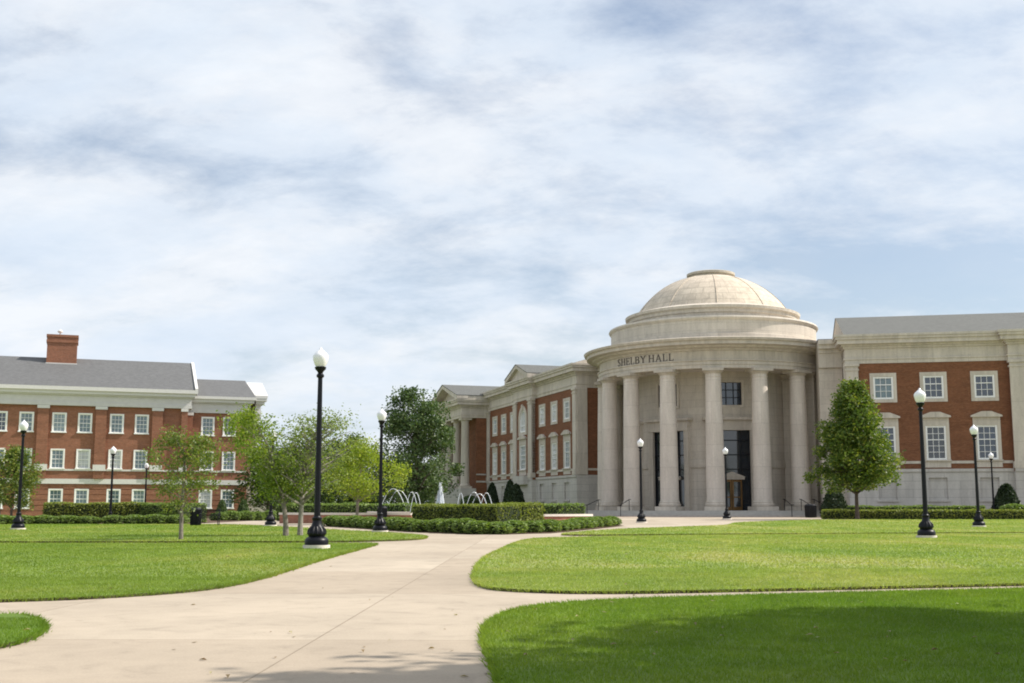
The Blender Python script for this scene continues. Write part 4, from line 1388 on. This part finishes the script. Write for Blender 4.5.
lamp0 = make_lamp()
lamps = [  # px, distance, label
    (316.5, 27.2, 'tallest looking black lamp post with acorn globe, on the lawn beside the main path'),
    (380, 44.3, 'black acorn lamp at the tip of the left lawn, before the yellow green tree'),
    (926.5, 36.6, 'black acorn lamp on the right lawn, in front of the brick wing, nearest there'),
    (979, 53.6, 'black acorn lamp on the right lawn before the lower window at the stone pier'),
    (994.5, 83.5, 'thin distant black acorn lamp before the right end of the clipped hedge'),
    (641.5, 65.0, 'black acorn lamp on the lawn edge before the left doorway of the portico'),
    (727, 76.0, 'black acorn lamp in front of the bronze door of the rotunda'),
    (18, 50.0, 'black acorn lamp at the far left, in front of the small dark tree'),
    (110, 70.5, 'black acorn lamp standing at the low hedge before the long brick hall'),
    (270.5, 57.0, 'black acorn lamp half hidden behind the sparse twin trees'),
    (144.5, 96.0, 'small distant acorn lamp behind the tall hedge, beside the sapling'),
    (-1.5, 88.0, 'distant acorn lamp cut off at the left edge behind the dark tree'),
]
for i, (px, Y, lab) in enumerate(lamps):
    loc = gp(px, Y); loc.z += 0.05 if Y < 60 else 0.0
    if i == 0:
        lamp0.location = loc; lamp0['label'] = lab
    else:
        copy_tree(lamp0, loc, i * 0.7, lab)

# ------------------------------------------------------------------ leaves
def leaf_verts(c, size, flat=0.0):
    n = len(c)
    a = rng.normal(size=(n, 3)); a[:, 2] *= (1 - flat)
    a /= np.linalg.norm(a, axis=1, keepdims=True)
    b = rng.normal(size=(n, 3)); b -= (a * b).sum(1, keepdims=True) * a
    b /= np.linalg.norm(b, axis=1, keepdims=True)
    s = (size * rng.uniform(0.6, 1.35, n))[:, None]
    v = np.empty((n, 4, 3))
    v[:, 0] = c - a * s; v[:, 1] = c + b * s * 0.55 - a * s * 0.1; v[:, 2] = c + a * s; v[:, 3] = c - b * s * 0.55 - a * s * 0.1
    return v.reshape(-1, 3)


def env(shape, t):
    if shape == 'cone': return (1 - t) ** 0.75 * min(1, t / 0.10 + 0.35) 
    if shape == 'cone2': return (0.82 + 0.18 * t / 0.15) if t < 0.15 else max(0.05, 1 - ((t - 0.15) / 0.85) ** 1.75)
    if shape == 'broad': return (0.75 + 0.25 * t / 0.25) if t < 0.25 else math.sqrt(max(0.0, 1 - ((t - 0.25) / 0.77) ** 1.7))
    if shape == 'oak': return min(1.0, (t / 0.22) ** 0.5 if t < 0.22 else 1.0) * (1 - max(0, t - 0.18) / 0.82) ** 0.62
    if shape == 'oval': return math.sqrt(max(0.0, 1 - (2 * t - 0.92) ** 2)) if t < 0.96 else 0.2
    if shape == 'vase': return 0.35 + 0.65 * math.sin(min(1, t / 0.62) * PI / 2) if t < 0.62 else math.sqrt(max(0.02, 1 - ((t - 0.62) / 0.40) ** 2))
    return math.sqrt(max(0.0, 1 - (2 * t - 1) ** 2))


def tree(name, base, H, h0, W, shape, leaf, leafsize, nleaf, nclump, bark, label, cat='tree', group=None, seed=1, tr=0.09, clump=0.16, lean=(0, 0), limbs=True, depthw=None, limb_r=1.0):
    r_ = random.Random(seed)
    root = empty(name, base, label, cat, group)
    H -= 0.0
    W2 = W / 2; D2 = (depthw or W) / 2
    cl = []
    tries = 0
    while len(cl) < nclump and tries < nclump * 30:
        tries += 1
        t = r_.random() ** 0.85
        a = r_.uniform(0, 2 * PI); rr = math.sqrt(r_.random())
        rr = rr * 0.95 if r_.random() < 0.75 else rr * 0.55
        wob = 1 + 0.16 * math.sin(3 * a + seed) + 0.12 * math.sin(5 * a + 7 * t + seed * 2)
        e_ = env(shape, t) * wob
        z = h0 + (H - h0) * t
        ql = (z / H) ** 2
        cl.append(Vector((math.cos(a) * rr * e_ * W2 + lean[0] * ql, math.sin(a) * rr * e_ * D2 + lean[1] * ql, z)))
    tm = MB()
    topz = h0 + (H - h0) * 0.82
    tp = []
    for k in range(9):
        q = k / 8; z = topz * q
        wob = 0.05 * H / 6
        ql = (z / H) ** 2
        tp.append((lean[0] * ql + wob * math.sin(2.3 * q * 3 + seed) * q, lean[1] * ql + wob * math.cos(3.1 * q * 2 + seed) * q, z))
    tm.tube([(tp[0][0], tp[0][1], -0.1)] + tp[1:], [tr * 1.25] + [tr * (1.0 - 0.9 * k / 8) + 0.008 for k in range(1, 9)], 9)
    if limbs:
        for c_ in cl:
            zs_ = max(h0 * 0.75, min(c_.z - 0.35 * math.hypot(c_.x, c_.y) - 0.25 * (H - h0) * r_.random(), topz * 0.95))
            f = min(0.999, zs_ / topz) * 8; k = int(f); fr_ = f - k
            s0 = Vector(tp[k]).lerp(Vector(tp[min(8, k + 1)]), fr_)
            rad = max(0.008, tr * 0.34 * (1 - 0.6 * zs_ / topz)) * limb_r
            mid = s0.lerp(c_, 0.5) + Vector((r_.uniform(-.06, .06) * W, r_.uniform(-.06, .06) * W, r_.uniform(-0.02, 0.07) * (H - h0)))
            tm.tube([s0, s0.lerp(mid, 0.55) + Vector((0, 0, -0.01)), mid, c_], [rad, rad * 0.75, rad * 0.55, rad * 0.22], 5, caps=False)
    tm.build('trunk', bark, root, smooth=True)
    ctr = np.array(cl)
    idx = rng.integers(0, len(ctr), nleaf)
    szs = rng.uniform(0.6, 1.4, len(ctr))[idx][:, None]
    pos = ctr[idx] + np.clip(rng.normal(size=(nleaf, 3)), -1.7, 1.7) * np.array([clump * W2, clump * D2, clump * W2 * 0.8]) * szs
    pos[:, 2] = np.maximum(pos[:, 2], h0 * 0.8)
    link('crown', np_mesh('crown', leaf_verts(pos, np.full(nleaf, leafsize), 0.35), nleaf, 4, leaf), root)
    return root


tree('sapling', gp(181, 34.0), 3.05, 0.9, 2.3, 'vase', M['leaf_olive'], 0.042, 5200, 42, M['bark_light'], 'thin sparse sapling standing alone on the left lawn', seed=3, tr=0.058, clump=0.15)
tree('small_tree', gp(286, 38.5), 4.0, 1.3, 3.0, 'vase', M['leaf_bright'], 0.045, 9000, 55, M['bark_light'], 'grey trunked sparse tree leaning left, left one of the twin trees on the lawn', seed=8, tr=0.085, clump=0.15, lean=(-1.35, 0.2), limb_r=1.0)
tree('small_tree', gp(300, 38.9), 3.85, 1.35, 3.7, 'vase', M['leaf_grey'], 0.042, 5000, 90, M['bark_grey'], 'greyish bare branched tree directly left of the tallest lamp post', seed=15, tr=0.085, clump=0.15, lean=(0.5, -0.1), limb_r=2.0)
tree('young_tree', gp(357, 64.0), 4.35, 1.5, 4.1, 'oval', M['leaf_yellow'], 0.065, 8500, 48, M['bark_light'], 'bright yellow green tree with pale trunk behind the lamp at the lawn tip', seed=21, tr=0.09, clump=0.17, lean=(0.25, 0))
tree('shade_tree', gp(415, 100.0), 10.3, 0.9, 8.8, 'broad', M['leaf_dark'], 0.12, 26000, 85, M['bark_dark'], 'large dark green tree behind the fountain jets, left of the columned pavilion', seed=30, tr=0.25, clump=0.125)
tree('shade_tree', gp(857.5, 74.8), 8.35, 2.05, 5.5, 'cone2', M['leaf_oak'], 0.095, 36000, 200, M['bark_dark'], 'dense conical green tree at the clipped hedge before the brick wing', seed=43, tr=0.12, clump=0.12)
tree('small_tree', gp(11, 84.0), 4.9, 1.0, 3.9, 'oval', M['leaf_oak'], 0.09, 7000, 60, M['bark_dark'], 'small dark tree before the long brick hall at the left edge', seed=52, tr=0.09, clump=0.16)

# trees beyond the fountain
bgt = [(268, 128, 7.0, 6.5), (288, 140, 7.8, 7.0), (312, 122, 6.6, 6.0), (334, 138, 8.4, 7.0), (352, 126, 8.2, 5.0), (372, 140, 7.0, 8.0), (300, 165, 8.5, 9), (255, 170, 8.0, 9), (345, 175, 9, 10), (398, 160, 7.0, 10), (430, 172, 7, 10)]
names = ['leftmost dark tree beyond the end of the brick hall, beside its portico', 'second dark tree right of the brick hall portico, seen between twin tree trunks', 'dark tree far behind the tallest lamp post, left of the yellow green tree',
         'dark rounded tree far behind the yellow green tree', 'narrow pointed dark tree top rising above the yellow green tree', 'low wide dark tree behind the left fountain arcs', 'far tree in the back row behind the twin trees',
         'far tree in the back row touching the brick hall portico', 'far tree in the back row behind the yellow green tree', 'far low tree behind the left edge of the large dark tree', 'far low tree hidden behind the large dark tree by the pavilion']
for i, (px, Y, h, w) in enumerate(bgt):
    tree('background_tree', gp(px, Y), h, 0.6, w, 'cone' if i == 4 else 'oval', M['leaf_far'], 0.17, 5200, 55, M['bark_dark'], names[i], group='trees beyond the fountain', seed=60 + i, tr=0.16, clump=0.16)

# trees standing outside the frame on the right, whose shade falls across the lawn
tree('shade_tree', Vector((10.1, 9.0, 0.03)), 7.8, 2.6, 6.6, 'oval', M['leaf_oak'], 0.14, 21000, 66, M['bark_dark'], 'leafy tree just outside the right edge that shades the near lawn', seed=71, tr=0.16, clump=0.15)
tree('shade_tree', Vector((7.7, 7.2, 0.03)), 7.8, 4.2, 4.0, 'oval', M['leaf_oak'], 0.11, 6000, 60, M['bark_dark'], 'smaller leafy tree beside the camera that shades the lower right lawn', seed=72, tr=0.13, clump=0.15)

# ------------------------------------------------------------------ hedges and shrubs
def hedge(pts, width, z0, h, leaf, label, n_per_m2=260, size=0.05, cat='hedge', lump=0.06):
    """clipped hedge along a line; a dark core covered with leaves"""
    pts = [Vector((p[0], p[1])) for p in pts]
    base = Vector((pts[0].x, pts[0].y, z0))
    root = empty('hedge', base, label, cat)
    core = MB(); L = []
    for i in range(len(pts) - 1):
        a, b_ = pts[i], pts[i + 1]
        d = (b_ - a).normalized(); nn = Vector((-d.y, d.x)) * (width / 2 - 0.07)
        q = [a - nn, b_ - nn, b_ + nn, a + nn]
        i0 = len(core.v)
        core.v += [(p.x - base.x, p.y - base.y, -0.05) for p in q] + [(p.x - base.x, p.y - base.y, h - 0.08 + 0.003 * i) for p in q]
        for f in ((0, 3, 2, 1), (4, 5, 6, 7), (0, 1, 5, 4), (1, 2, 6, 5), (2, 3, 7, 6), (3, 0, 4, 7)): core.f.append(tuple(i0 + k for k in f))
        ln = (b_ - a).length
        def samp(n, fn):
            u = rng.uniform(0, ln, n); w, z = fn(n)
            ph = lump * np.sin(u * 2.1 + i) * np.sin(u * 0.83 + 2 * i) + rng.normal(size=n) * 0.025
            x = a.x + d.x * u - d.y * w; y = a.y + d.y * u + d.x * w
            L.append(np.stack([x - base.x, y - base.y, z + ph], 1))
        hw = width / 2
        samp(int(ln * width * n_per_m2), lambda n: (rng.uniform(-hw, hw, n), np.full(n, h) - 0.02))
        for s in (-1, 1):
            samp(int(ln * h * n_per_m2), lambda n, s=s: (s * (hw + rng.normal(size=n) * 0.03), h * rng.uniform(0, 1, n)))
    for (e0, d) in ((pts[0], pts[0] - pts[1]), (pts[-1], pts[-1] - pts[-2])):
        d = d.normalized(); n = int(width * h * n_per_m2)
        w = rng.uniform(-width / 2, width / 2, n); k = rng.normal(size=n) * 0.03
        L.append(np.stack([e0.x + d.x * k - d.y * w - base.x, e0.y + d.y * k + d.x * w - base.y, h * rng.uniform(0, 1, n)], 1))
    core.build('foliage_core', M['hedge_core'], root)
    c = np.concatenate(L)
    link('foliage', np_mesh('foliage', leaf_verts(c, np.full(len(c), size), 0.2), len(c), 4, leaf), root)
    return root


_sh = {}


def shrub(loc, w, h, kind, label, group, name='shrub', cat='shrub', leaf='leaf_box', n=1500, size=0.045, rz=0.0):
    key = (kind, leaf, n, size)
    if key not in _sh:
        vs = []
        for var in range(3):
            u = rng.uniform(0, 2 * PI, n); z = rng.uniform(0, 1, n)
            if kind == 'cone': rr = 0.5 * np.sqrt(np.clip(1 - z, 0, 1)) * np.clip(0.8 + z * 1.2, 0, 1) * (1 + 0.05 * np.sin(3 * u + var))
            else:
                z = 1 - rng.uniform(0, 1, n) ** 1.6
                rr = 0.5 * np.sqrt(np.clip(1 - ((z - 0.42) / 0.58) ** 2, 0, 1)) * (1 + 0.08 * np.sin(3 * u + var) + 0.06 * np.sin(7 * u + z * 5))
                zz_ = rng.uniform(0, 1, n) < 0.35
                rr = np.where(zz_, rr * np.sqrt(rng.uniform(0, 1, n)), rr)
                z = np.where(zz_, 0.42 + 0.58 * np.sqrt(np.clip(1 - (rr / 0.52) ** 2, 0, 1)), z)
            rr = rr * (1 + rng.normal(size=n) * 0.05)
            c = np.stack([rr * np.cos(u), rr * np.sin(u), z], 1)
            fol = np_mesh('foliage', leaf_verts(c, np.full(n, size), 0.2), n, 4, M[leaf])
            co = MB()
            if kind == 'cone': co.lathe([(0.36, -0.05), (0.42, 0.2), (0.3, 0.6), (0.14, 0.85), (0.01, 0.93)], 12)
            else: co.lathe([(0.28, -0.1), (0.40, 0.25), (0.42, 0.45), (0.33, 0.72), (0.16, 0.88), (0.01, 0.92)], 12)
            vs.append((fol, co.mesh('foliage_core', M['hedge_core'], True)))  # solid dark core filling the inside of the leaves
        _sh[key] = vs
    fol, co = random.choice(_sh[key])
    root = empty(name, loc, label, cat, group, rz)
    for nm, me in (('foliage', fol), ('foliage_core', co)):
        o = link(nm, me, root); o.scale = (w, w, h)
    return root


def row(a, b_, count, w, h, label, group, jit=0.12, **kw):
    for k in range(count):
        t = (k + 0.5) / count
        p = Vector(a).lerp(Vector(b_), t)
        p = Vector((p.x + random.uniform(-jit, jit) * 0.3, p.y + random.uniform(-jit, jit), 0)); p.z = gz(p.x, p.y)
        s = random.uniform(0.9, 1.12)
        shrub(p, w * s, h * random.uniform(0.88, 1.1), 'round', label, group, rz=random.uniform(0, 6), **kw)


# fountain hedges
hz = gz(-2, 52)
hedge([gp(424, 52.4), gp(509, 49.0)], 1.5, hz, 1.02, M['leaf_hedge'], 'long tall clipped hedge before the fountain', size=0.045, n_per_m2=420, lump=0.04)
hedge([gp(510, 54.0), gp(530, 55.5)], 1.5, gz(1, 56), 1.06, M['leaf_hedge'], 'short square clipped hedge block at the right end of the fountain hedge', size=0.05, n_per_m2=380, lump=0.04)
hedge([gp(520, 74), gp(572, 70)], 2.0, gz(4, 72), 0.95, M['leaf_box'], 'low bright green hedge above the short right stretch of brick wall', size=0.07, n_per_m2=150)
hedge([gp(285, 80), gp(412, 76)], 2.0, gz(-10, 78), 1.05, M['leaf_box'], 'low green hedge behind the long brick garden wall left of the fountain', size=0.07, n_per_m2=150)
pa = [gp(331, 58.5), gp(352, 55.5), gp(420, 46.8), gp(488, 42.6), gp(540, 45.2), gp(612, 58.0)]
labs = ['low round front row shrub, left of the lamp at the lawn tip', 'low round front row shrub just right of the lamp at the lawn tip', 'low round front row shrub below the tall fountain hedge', 'low round front row shrub at the bend of the path', 'low round front row shrub on the right stretch towards the rotunda']
for i in range(len(pa) - 1):
    ln = (pa[i + 1] - pa[i]).length
    row(pa[i], pa[i + 1], max(2, int(ln / 0.95)), 0.98, 0.50 if i < 3 else 0.44, labs[i], 'low shrubs in front of the fountain', size=0.075, n=1500)
bed = MB()
for i in range(len(pa) - 1):
    a, b_ = pa[i], pa[i + 1]; d = (b_ - a).normalized(); nn = Vector((-d.y, d.x, 0)) * 0.75
    p4 = [a - nn * 0.85, b_ - nn * 0.85, b_ + nn * 4.0, a + nn * 4.0]
    bed.quad(*[(q.x, q.y, gz(q.x, q.y) + 0.012 + 0.003 * i) for q in p4])
tag(bed.build('planting_bed', M['mulch']), kind='structure')

# left building hedges
row(gp(-10, 66.5), gp(98, 68.5), 5, 1.55, 0.52, 'low mounded shrub left of the lamp before the brick hall', 'low shrubs before the brick hall', size=0.06, n=1500)
row(gp(104, 68.5), gp(186, 69.5), 4, 1.45, 0.52, 'low mounded shrub between the lamp before the brick hall and the dark bin', 'low shrubs before the brick hall', size=0.06, n=1500)
row(gp(212, 86), gp(276, 90), 5, 1.25, 0.7, 'low round shrub under the ground floor windows near the portico steps', 'low shrubs near the brick hall portico', size=0.06, n=1500)
hedge([gp(44, 76), gp(146, 78)], 1.8, 0.0, 1.24, M['leaf_hedge'], 'long tall clipped hedge under the windows of the brick hall', size=0.06, n_per_m2=260)
hedge([gp(148, 78), gp(194, 75)], 1.9, 0.0, 1.2, M['leaf_box'], 'shorter tall hedge behind the sapling and the dark bin', size=0.06, n_per_m2=260)
bedl = MB()
for (a, b_) in ((gp(-40, 71), gp(198, 73)),):
    for k in range(6):
        x0, x1 = a.x + (b_.x - a.x) * k / 6, a.x + (b_.x - a.x) * (k + 1) / 6
        bedl.quad((x0, 66.2, 0.03), (x1, 66.2, 0.03), (x1, 124, 0.03), (x0, 124, 0.03))
tag(bedl.build('planting_bed', M['mulch']), kind='structure')
shrub(gp(221.5, 100), 1.15, 1.6, 'cone', 'dark conical shrub between the two lowest windows near the portico', 'conical shrubs', 'conical_shrub', 'conical shrub', 'leaf_dark', 1600, 0.05)
shrub(gp(243, 102), 1.3, 1.6, 'cone', 'dark conical shrub at the brick hall corner beside the portico steps', 'conical shrubs', 'conical_shrub', 'conical shrub', 'leaf_dark', 1600, 0.05)

# right side hedges
hedge([gp(823, 77.5), gp(1040, 75.5)], 1.3, 0.2, 0.6, M['leaf_hedge'], 'long low clipped hedge along the foot of the brick wing', size=0.06, n_per_m2=300, lump=0.03)
hedge([gp(848, 86.5), gp(985, 83.5)], 1.2, 0.25, 0.82, M['leaf_box'], 'second low hedge close to the stone base of the brick wing', size=0.06, n_per_m2=200, lump=0.05)
shrub(gp(835, 86.0), 2.15, 2.15, 'cone', 'dark conical shrub below the tree, beside the dark bin', 'conical shrubs', 'conical_shrub', 'conical shrub', 'leaf_cone', 1600, 0.05)
shrub(gp(1008, 84.0), 2.2, 2.35, 'cone', 'dark conical shrub at the stone pier of the brick wing, far right', 'conical shrubs', 'conical_shrub', 'conical shrub', 'leaf_cone', 1600, 0.05)
shrub(gp(1015, 82.5), 2.0, 0.95, 'round', 'low round shrub in front of the far right conical shrub', 'round shrubs', size=0.06, n=1500)
# left wing cones
shrub(gp(492, 122), 1.75, 3.2, 'cone', 'dark conical shrub left of the pair at the left wing', 'conical shrubs', 'conical_shrub', 'conical shrub', 'leaf_cone', 1600, 0.05)
shrub(gp(510, 118), 1.75, 3.4, 'cone', 'taller rear shrub of the dark conical pair at the left wing', 'conical shrubs', 'conical_shrub', 'conical shrub', 'leaf_cone', 1600, 0.05)
shrub(gp(516, 112), 2.0, 2.9, 'cone', 'nearer right shrub of the dark conical pair at the left wing', 'conical shrubs', 'conical_shrub', 'conical shrub', 'leaf_cone', 1600, 0.05)
shrub(gp(470, 134), 2.4, 2.0, 'round', 'dark round shrub at the foot of the columned pavilion', 'round shrubs', leaf='leaf_dark', size=0.06, n=1500)

# ------------------------------------------------------------------ fountain and garden walls
FC = gp(440, 76.0)
ft = empty('fountain', FC, 'round fountain with white centre jet and arching side jets behind the hedge', 'fountain')
bs = MB(); bs.lathe([(4.6, -0.1), (4.6, 0.5), (4.2, 0.5), (4.2, 0.2), (0.01, 0.2)], 56)
bs.build('basin', M['cap_white'], ft, smooth=True)
wt = MB(); wt.lathe([(4.19, 0.36), (0.01, 0.361)], 48); wt.build('water', M['pool'], ft)
jt = MB(); rj = random.Random(4)
for k in range(34):
    a = rj.uniform(0, 2 * PI); r0 = rj.uniform(0, 0.1); r1 = rj.uniform(0.06, 0.26); hh = 2.35 - 4.5 * (r1 - 0.06) + rj.uniform(-0.2, 0.1)
    jt.tube([(r0 * math.cos(a), r0 * math.sin(a), 0.3), (r1 * 0.6 * math.cos(a), r1 * 0.6 * math.sin(a), hh * 0.7), (r1 * 0.75 * math.cos(a), r1 * 0.75 * math.sin(a), hh), (r1 * 1.1 * math.cos(a), r1 * 1.1 * math.sin(a), hh * 0.5), (r1 * 1.3 * math.cos(a), r1 * 1.3 * math.sin(a), 0.35)], [0.035, 0.03, 0.022, 0.03, 0.03], 6)
for k in range(90):
    a = rj.uniform(0, 2 * PI); zq = rj.uniform(0.6, 2.3); rr = rj.uniform(0.05, 0.42) * (1.1 - zq / 2.7)
    p0_ = Vector((rr * math.cos(a), rr * math.sin(a), zq)); jt.tube([p0_, p0_ + Vector((0.01, 0, 0.05))], 0.014, 4)
jt.build('centre_jet', M['water_white'], ft, smooth=True)
for (x0, x1, y0, h) in ((-3.75, -2.05, -1.0, 1.92), (-3.5, -1.85, 0.4, 1.84), (-2.35, -1.55, 1.6, 1.75), (-1.75, -1.05, -1.9, 1.66), (0.95, 1.45, 2.2, 1.70), (1.6, 2.75, -1.2, 1.70), (1.85, 3.1, 0.4, 1.62), (2.5, 3.4, -0.9, 1.66)):
    a_ = MB(); pts = []
    for k in range(13):
        t = k / 12; pts.append((x0 + (x1 - x0) * t, y0 + 0.4 * t, 0.36 + (h - 0.36) * 4 * t * (1 - t)))
    a_.tube(pts, [0.014 + 0.012 * k / 12 for k in range(13)], 6)
    a_.build('water_arc', M['water_white'], ft, smooth=True)


def garden_wall(p0, p1, h, label, curve=0.0, n=10):
    base = Vector((p0.x, p0.y, gz(p0.x, p0.y)))
    root = empty('garden_wall', base, label, 'garden wall')
    d = p1 - p0; nn = Vector((d.y, -d.x, 0)).normalized()
    pts = [p0.lerp(p1, k / n) + nn * curve * 4 * (k / n) * (1 - k / n) for k in range(n + 1)]
    for nm, hw, z0, z1, mat in (('brickwork', 0.2, -0.15, h - 0.12, M['brick_low']), ('coping', 0.27, h - 0.12, h, M['cap_white'])):
        mb = MB(); L = 0
        for k in range(n + 1):
            t = (pts[min(n, k + 1)] - pts[max(0, k - 1)]).normalized(); q = Vector((-t.y, t.x, 0)) * hw
            for s, z in ((-1, z0), (1, z0), (1, z1), (-1, z1)):
                p = pts[k] + q * s - base; mb.v.append((p.x, p.y, z + (0.001 if nm == 'coping' else 0)))
        for k in range(n):
            for j in range(4): mb.f.append((k * 4 + j, k * 4 + (j + 1) % 4, k * 4 + 4 + (j + 1) % 4, k * 4 + 4 + j))
        mb.f.append((0, 1, 2, 3)); mb.f.append((4 * n + 3, 4 * n + 2, 4 * n + 1, 4 * n))
        mb.build(nm, mat, root)


garden_wall(gp(282, 70.0), gp(412, 66.5), 0.62, 'long low brick garden wall with pale coping, left of the fountain hedge', 0.6)
garden_wall(gp(537, 66.0), gp(589, 68.5), 0.44, 'short low brick garden wall with pale coping, right of the fountain hedge', 0.3)
garden_wall(gp(344, 92.0), gp(412, 92.0), 0.9, 'far low brick garden wall glimpsed beneath the left fountain arcs', 0.3)


# ------------------------------------------------------------------ bins and bench
def bin_(loc, w, h, label, square=True):
    root = empty('litter_bin', loc, label, 'litter bin', None, 0.1)
    b_ = MB()
    n = 16
    b_.lathe([(0.01, 0.02), (w * 0.46, 0.02), (w * 0.48, 0.05), (w * 0.5, h * 0.86), (w * 0.46, h * 0.86)], 24)
    for k in range(24):
        a = 2 * PI * k / 24
        b_.tube([(w * 0.5 * math.cos(a), w * 0.5 * math.sin(a), 0.04), (w * 0.525 * math.cos(a), w * 0.525 * math.sin(a), h * 0.87)], 0.012, 4)
    b_.build('body', M['dark_metal'], root, smooth=True)
    l_ = MB(); l_.lathe([(w * 0.54, h * 0.86), (w * 0.54, h * 0.91), (w * 0.40, h), (w * 0.2, h), (w * 0.18, h * 0.93)], 24); l_.build('lid', M['dark_metal'], root, smooth=True)


bin_(gp(811, 84.5), 0.78, 0.95, 'black litter bin at the right end of the portico steps')
bin_(gp(195.5, 61.0), 0.52, 0.95, 'dark litter bin beside the bench, right of the sapling')
bin_(gp(382, 66.0), 0.52, 0.9, 'black litter bin just behind the lamp at the lawn tip')

bl = gp(209, 60.5)
bench = empty('park_bench', bl, 'dark metal slatted bench right of the bin behind the sapling', 'bench', None, 0.08)
m_ = MB()
for k in range(6): m_.box(-0.5, 0.5, -0.22 + 0.08 * k, -0.16 + 0.08 * k, 0.43, 0.46)
m_.build('seat', M['dark_metal'], bench)
m_ = MB()
for k in range(5): m_.box(-0.5, 0.5, 0.26 + 0.012 * k, 0.285 + 0.012 * k, 0.5 + 0.075 * k, 0.55 + 0.075 * k)
m_.build('backrest', M['dark_metal'], bench)
for sx in (-0.46, 0.46):
    m_ = MB(); m_.tube([(sx, -0.2, 0), (sx, -0.2, 0.62), (sx, 0.2, 0.64)], 0.022, 6); m_.tube([(sx, 0.24, 0), (sx, 0.24, 0.45), (sx, 0.33, 0.88)], 0.022, 6); m_.build('leg', M['dark_metal'], bench)
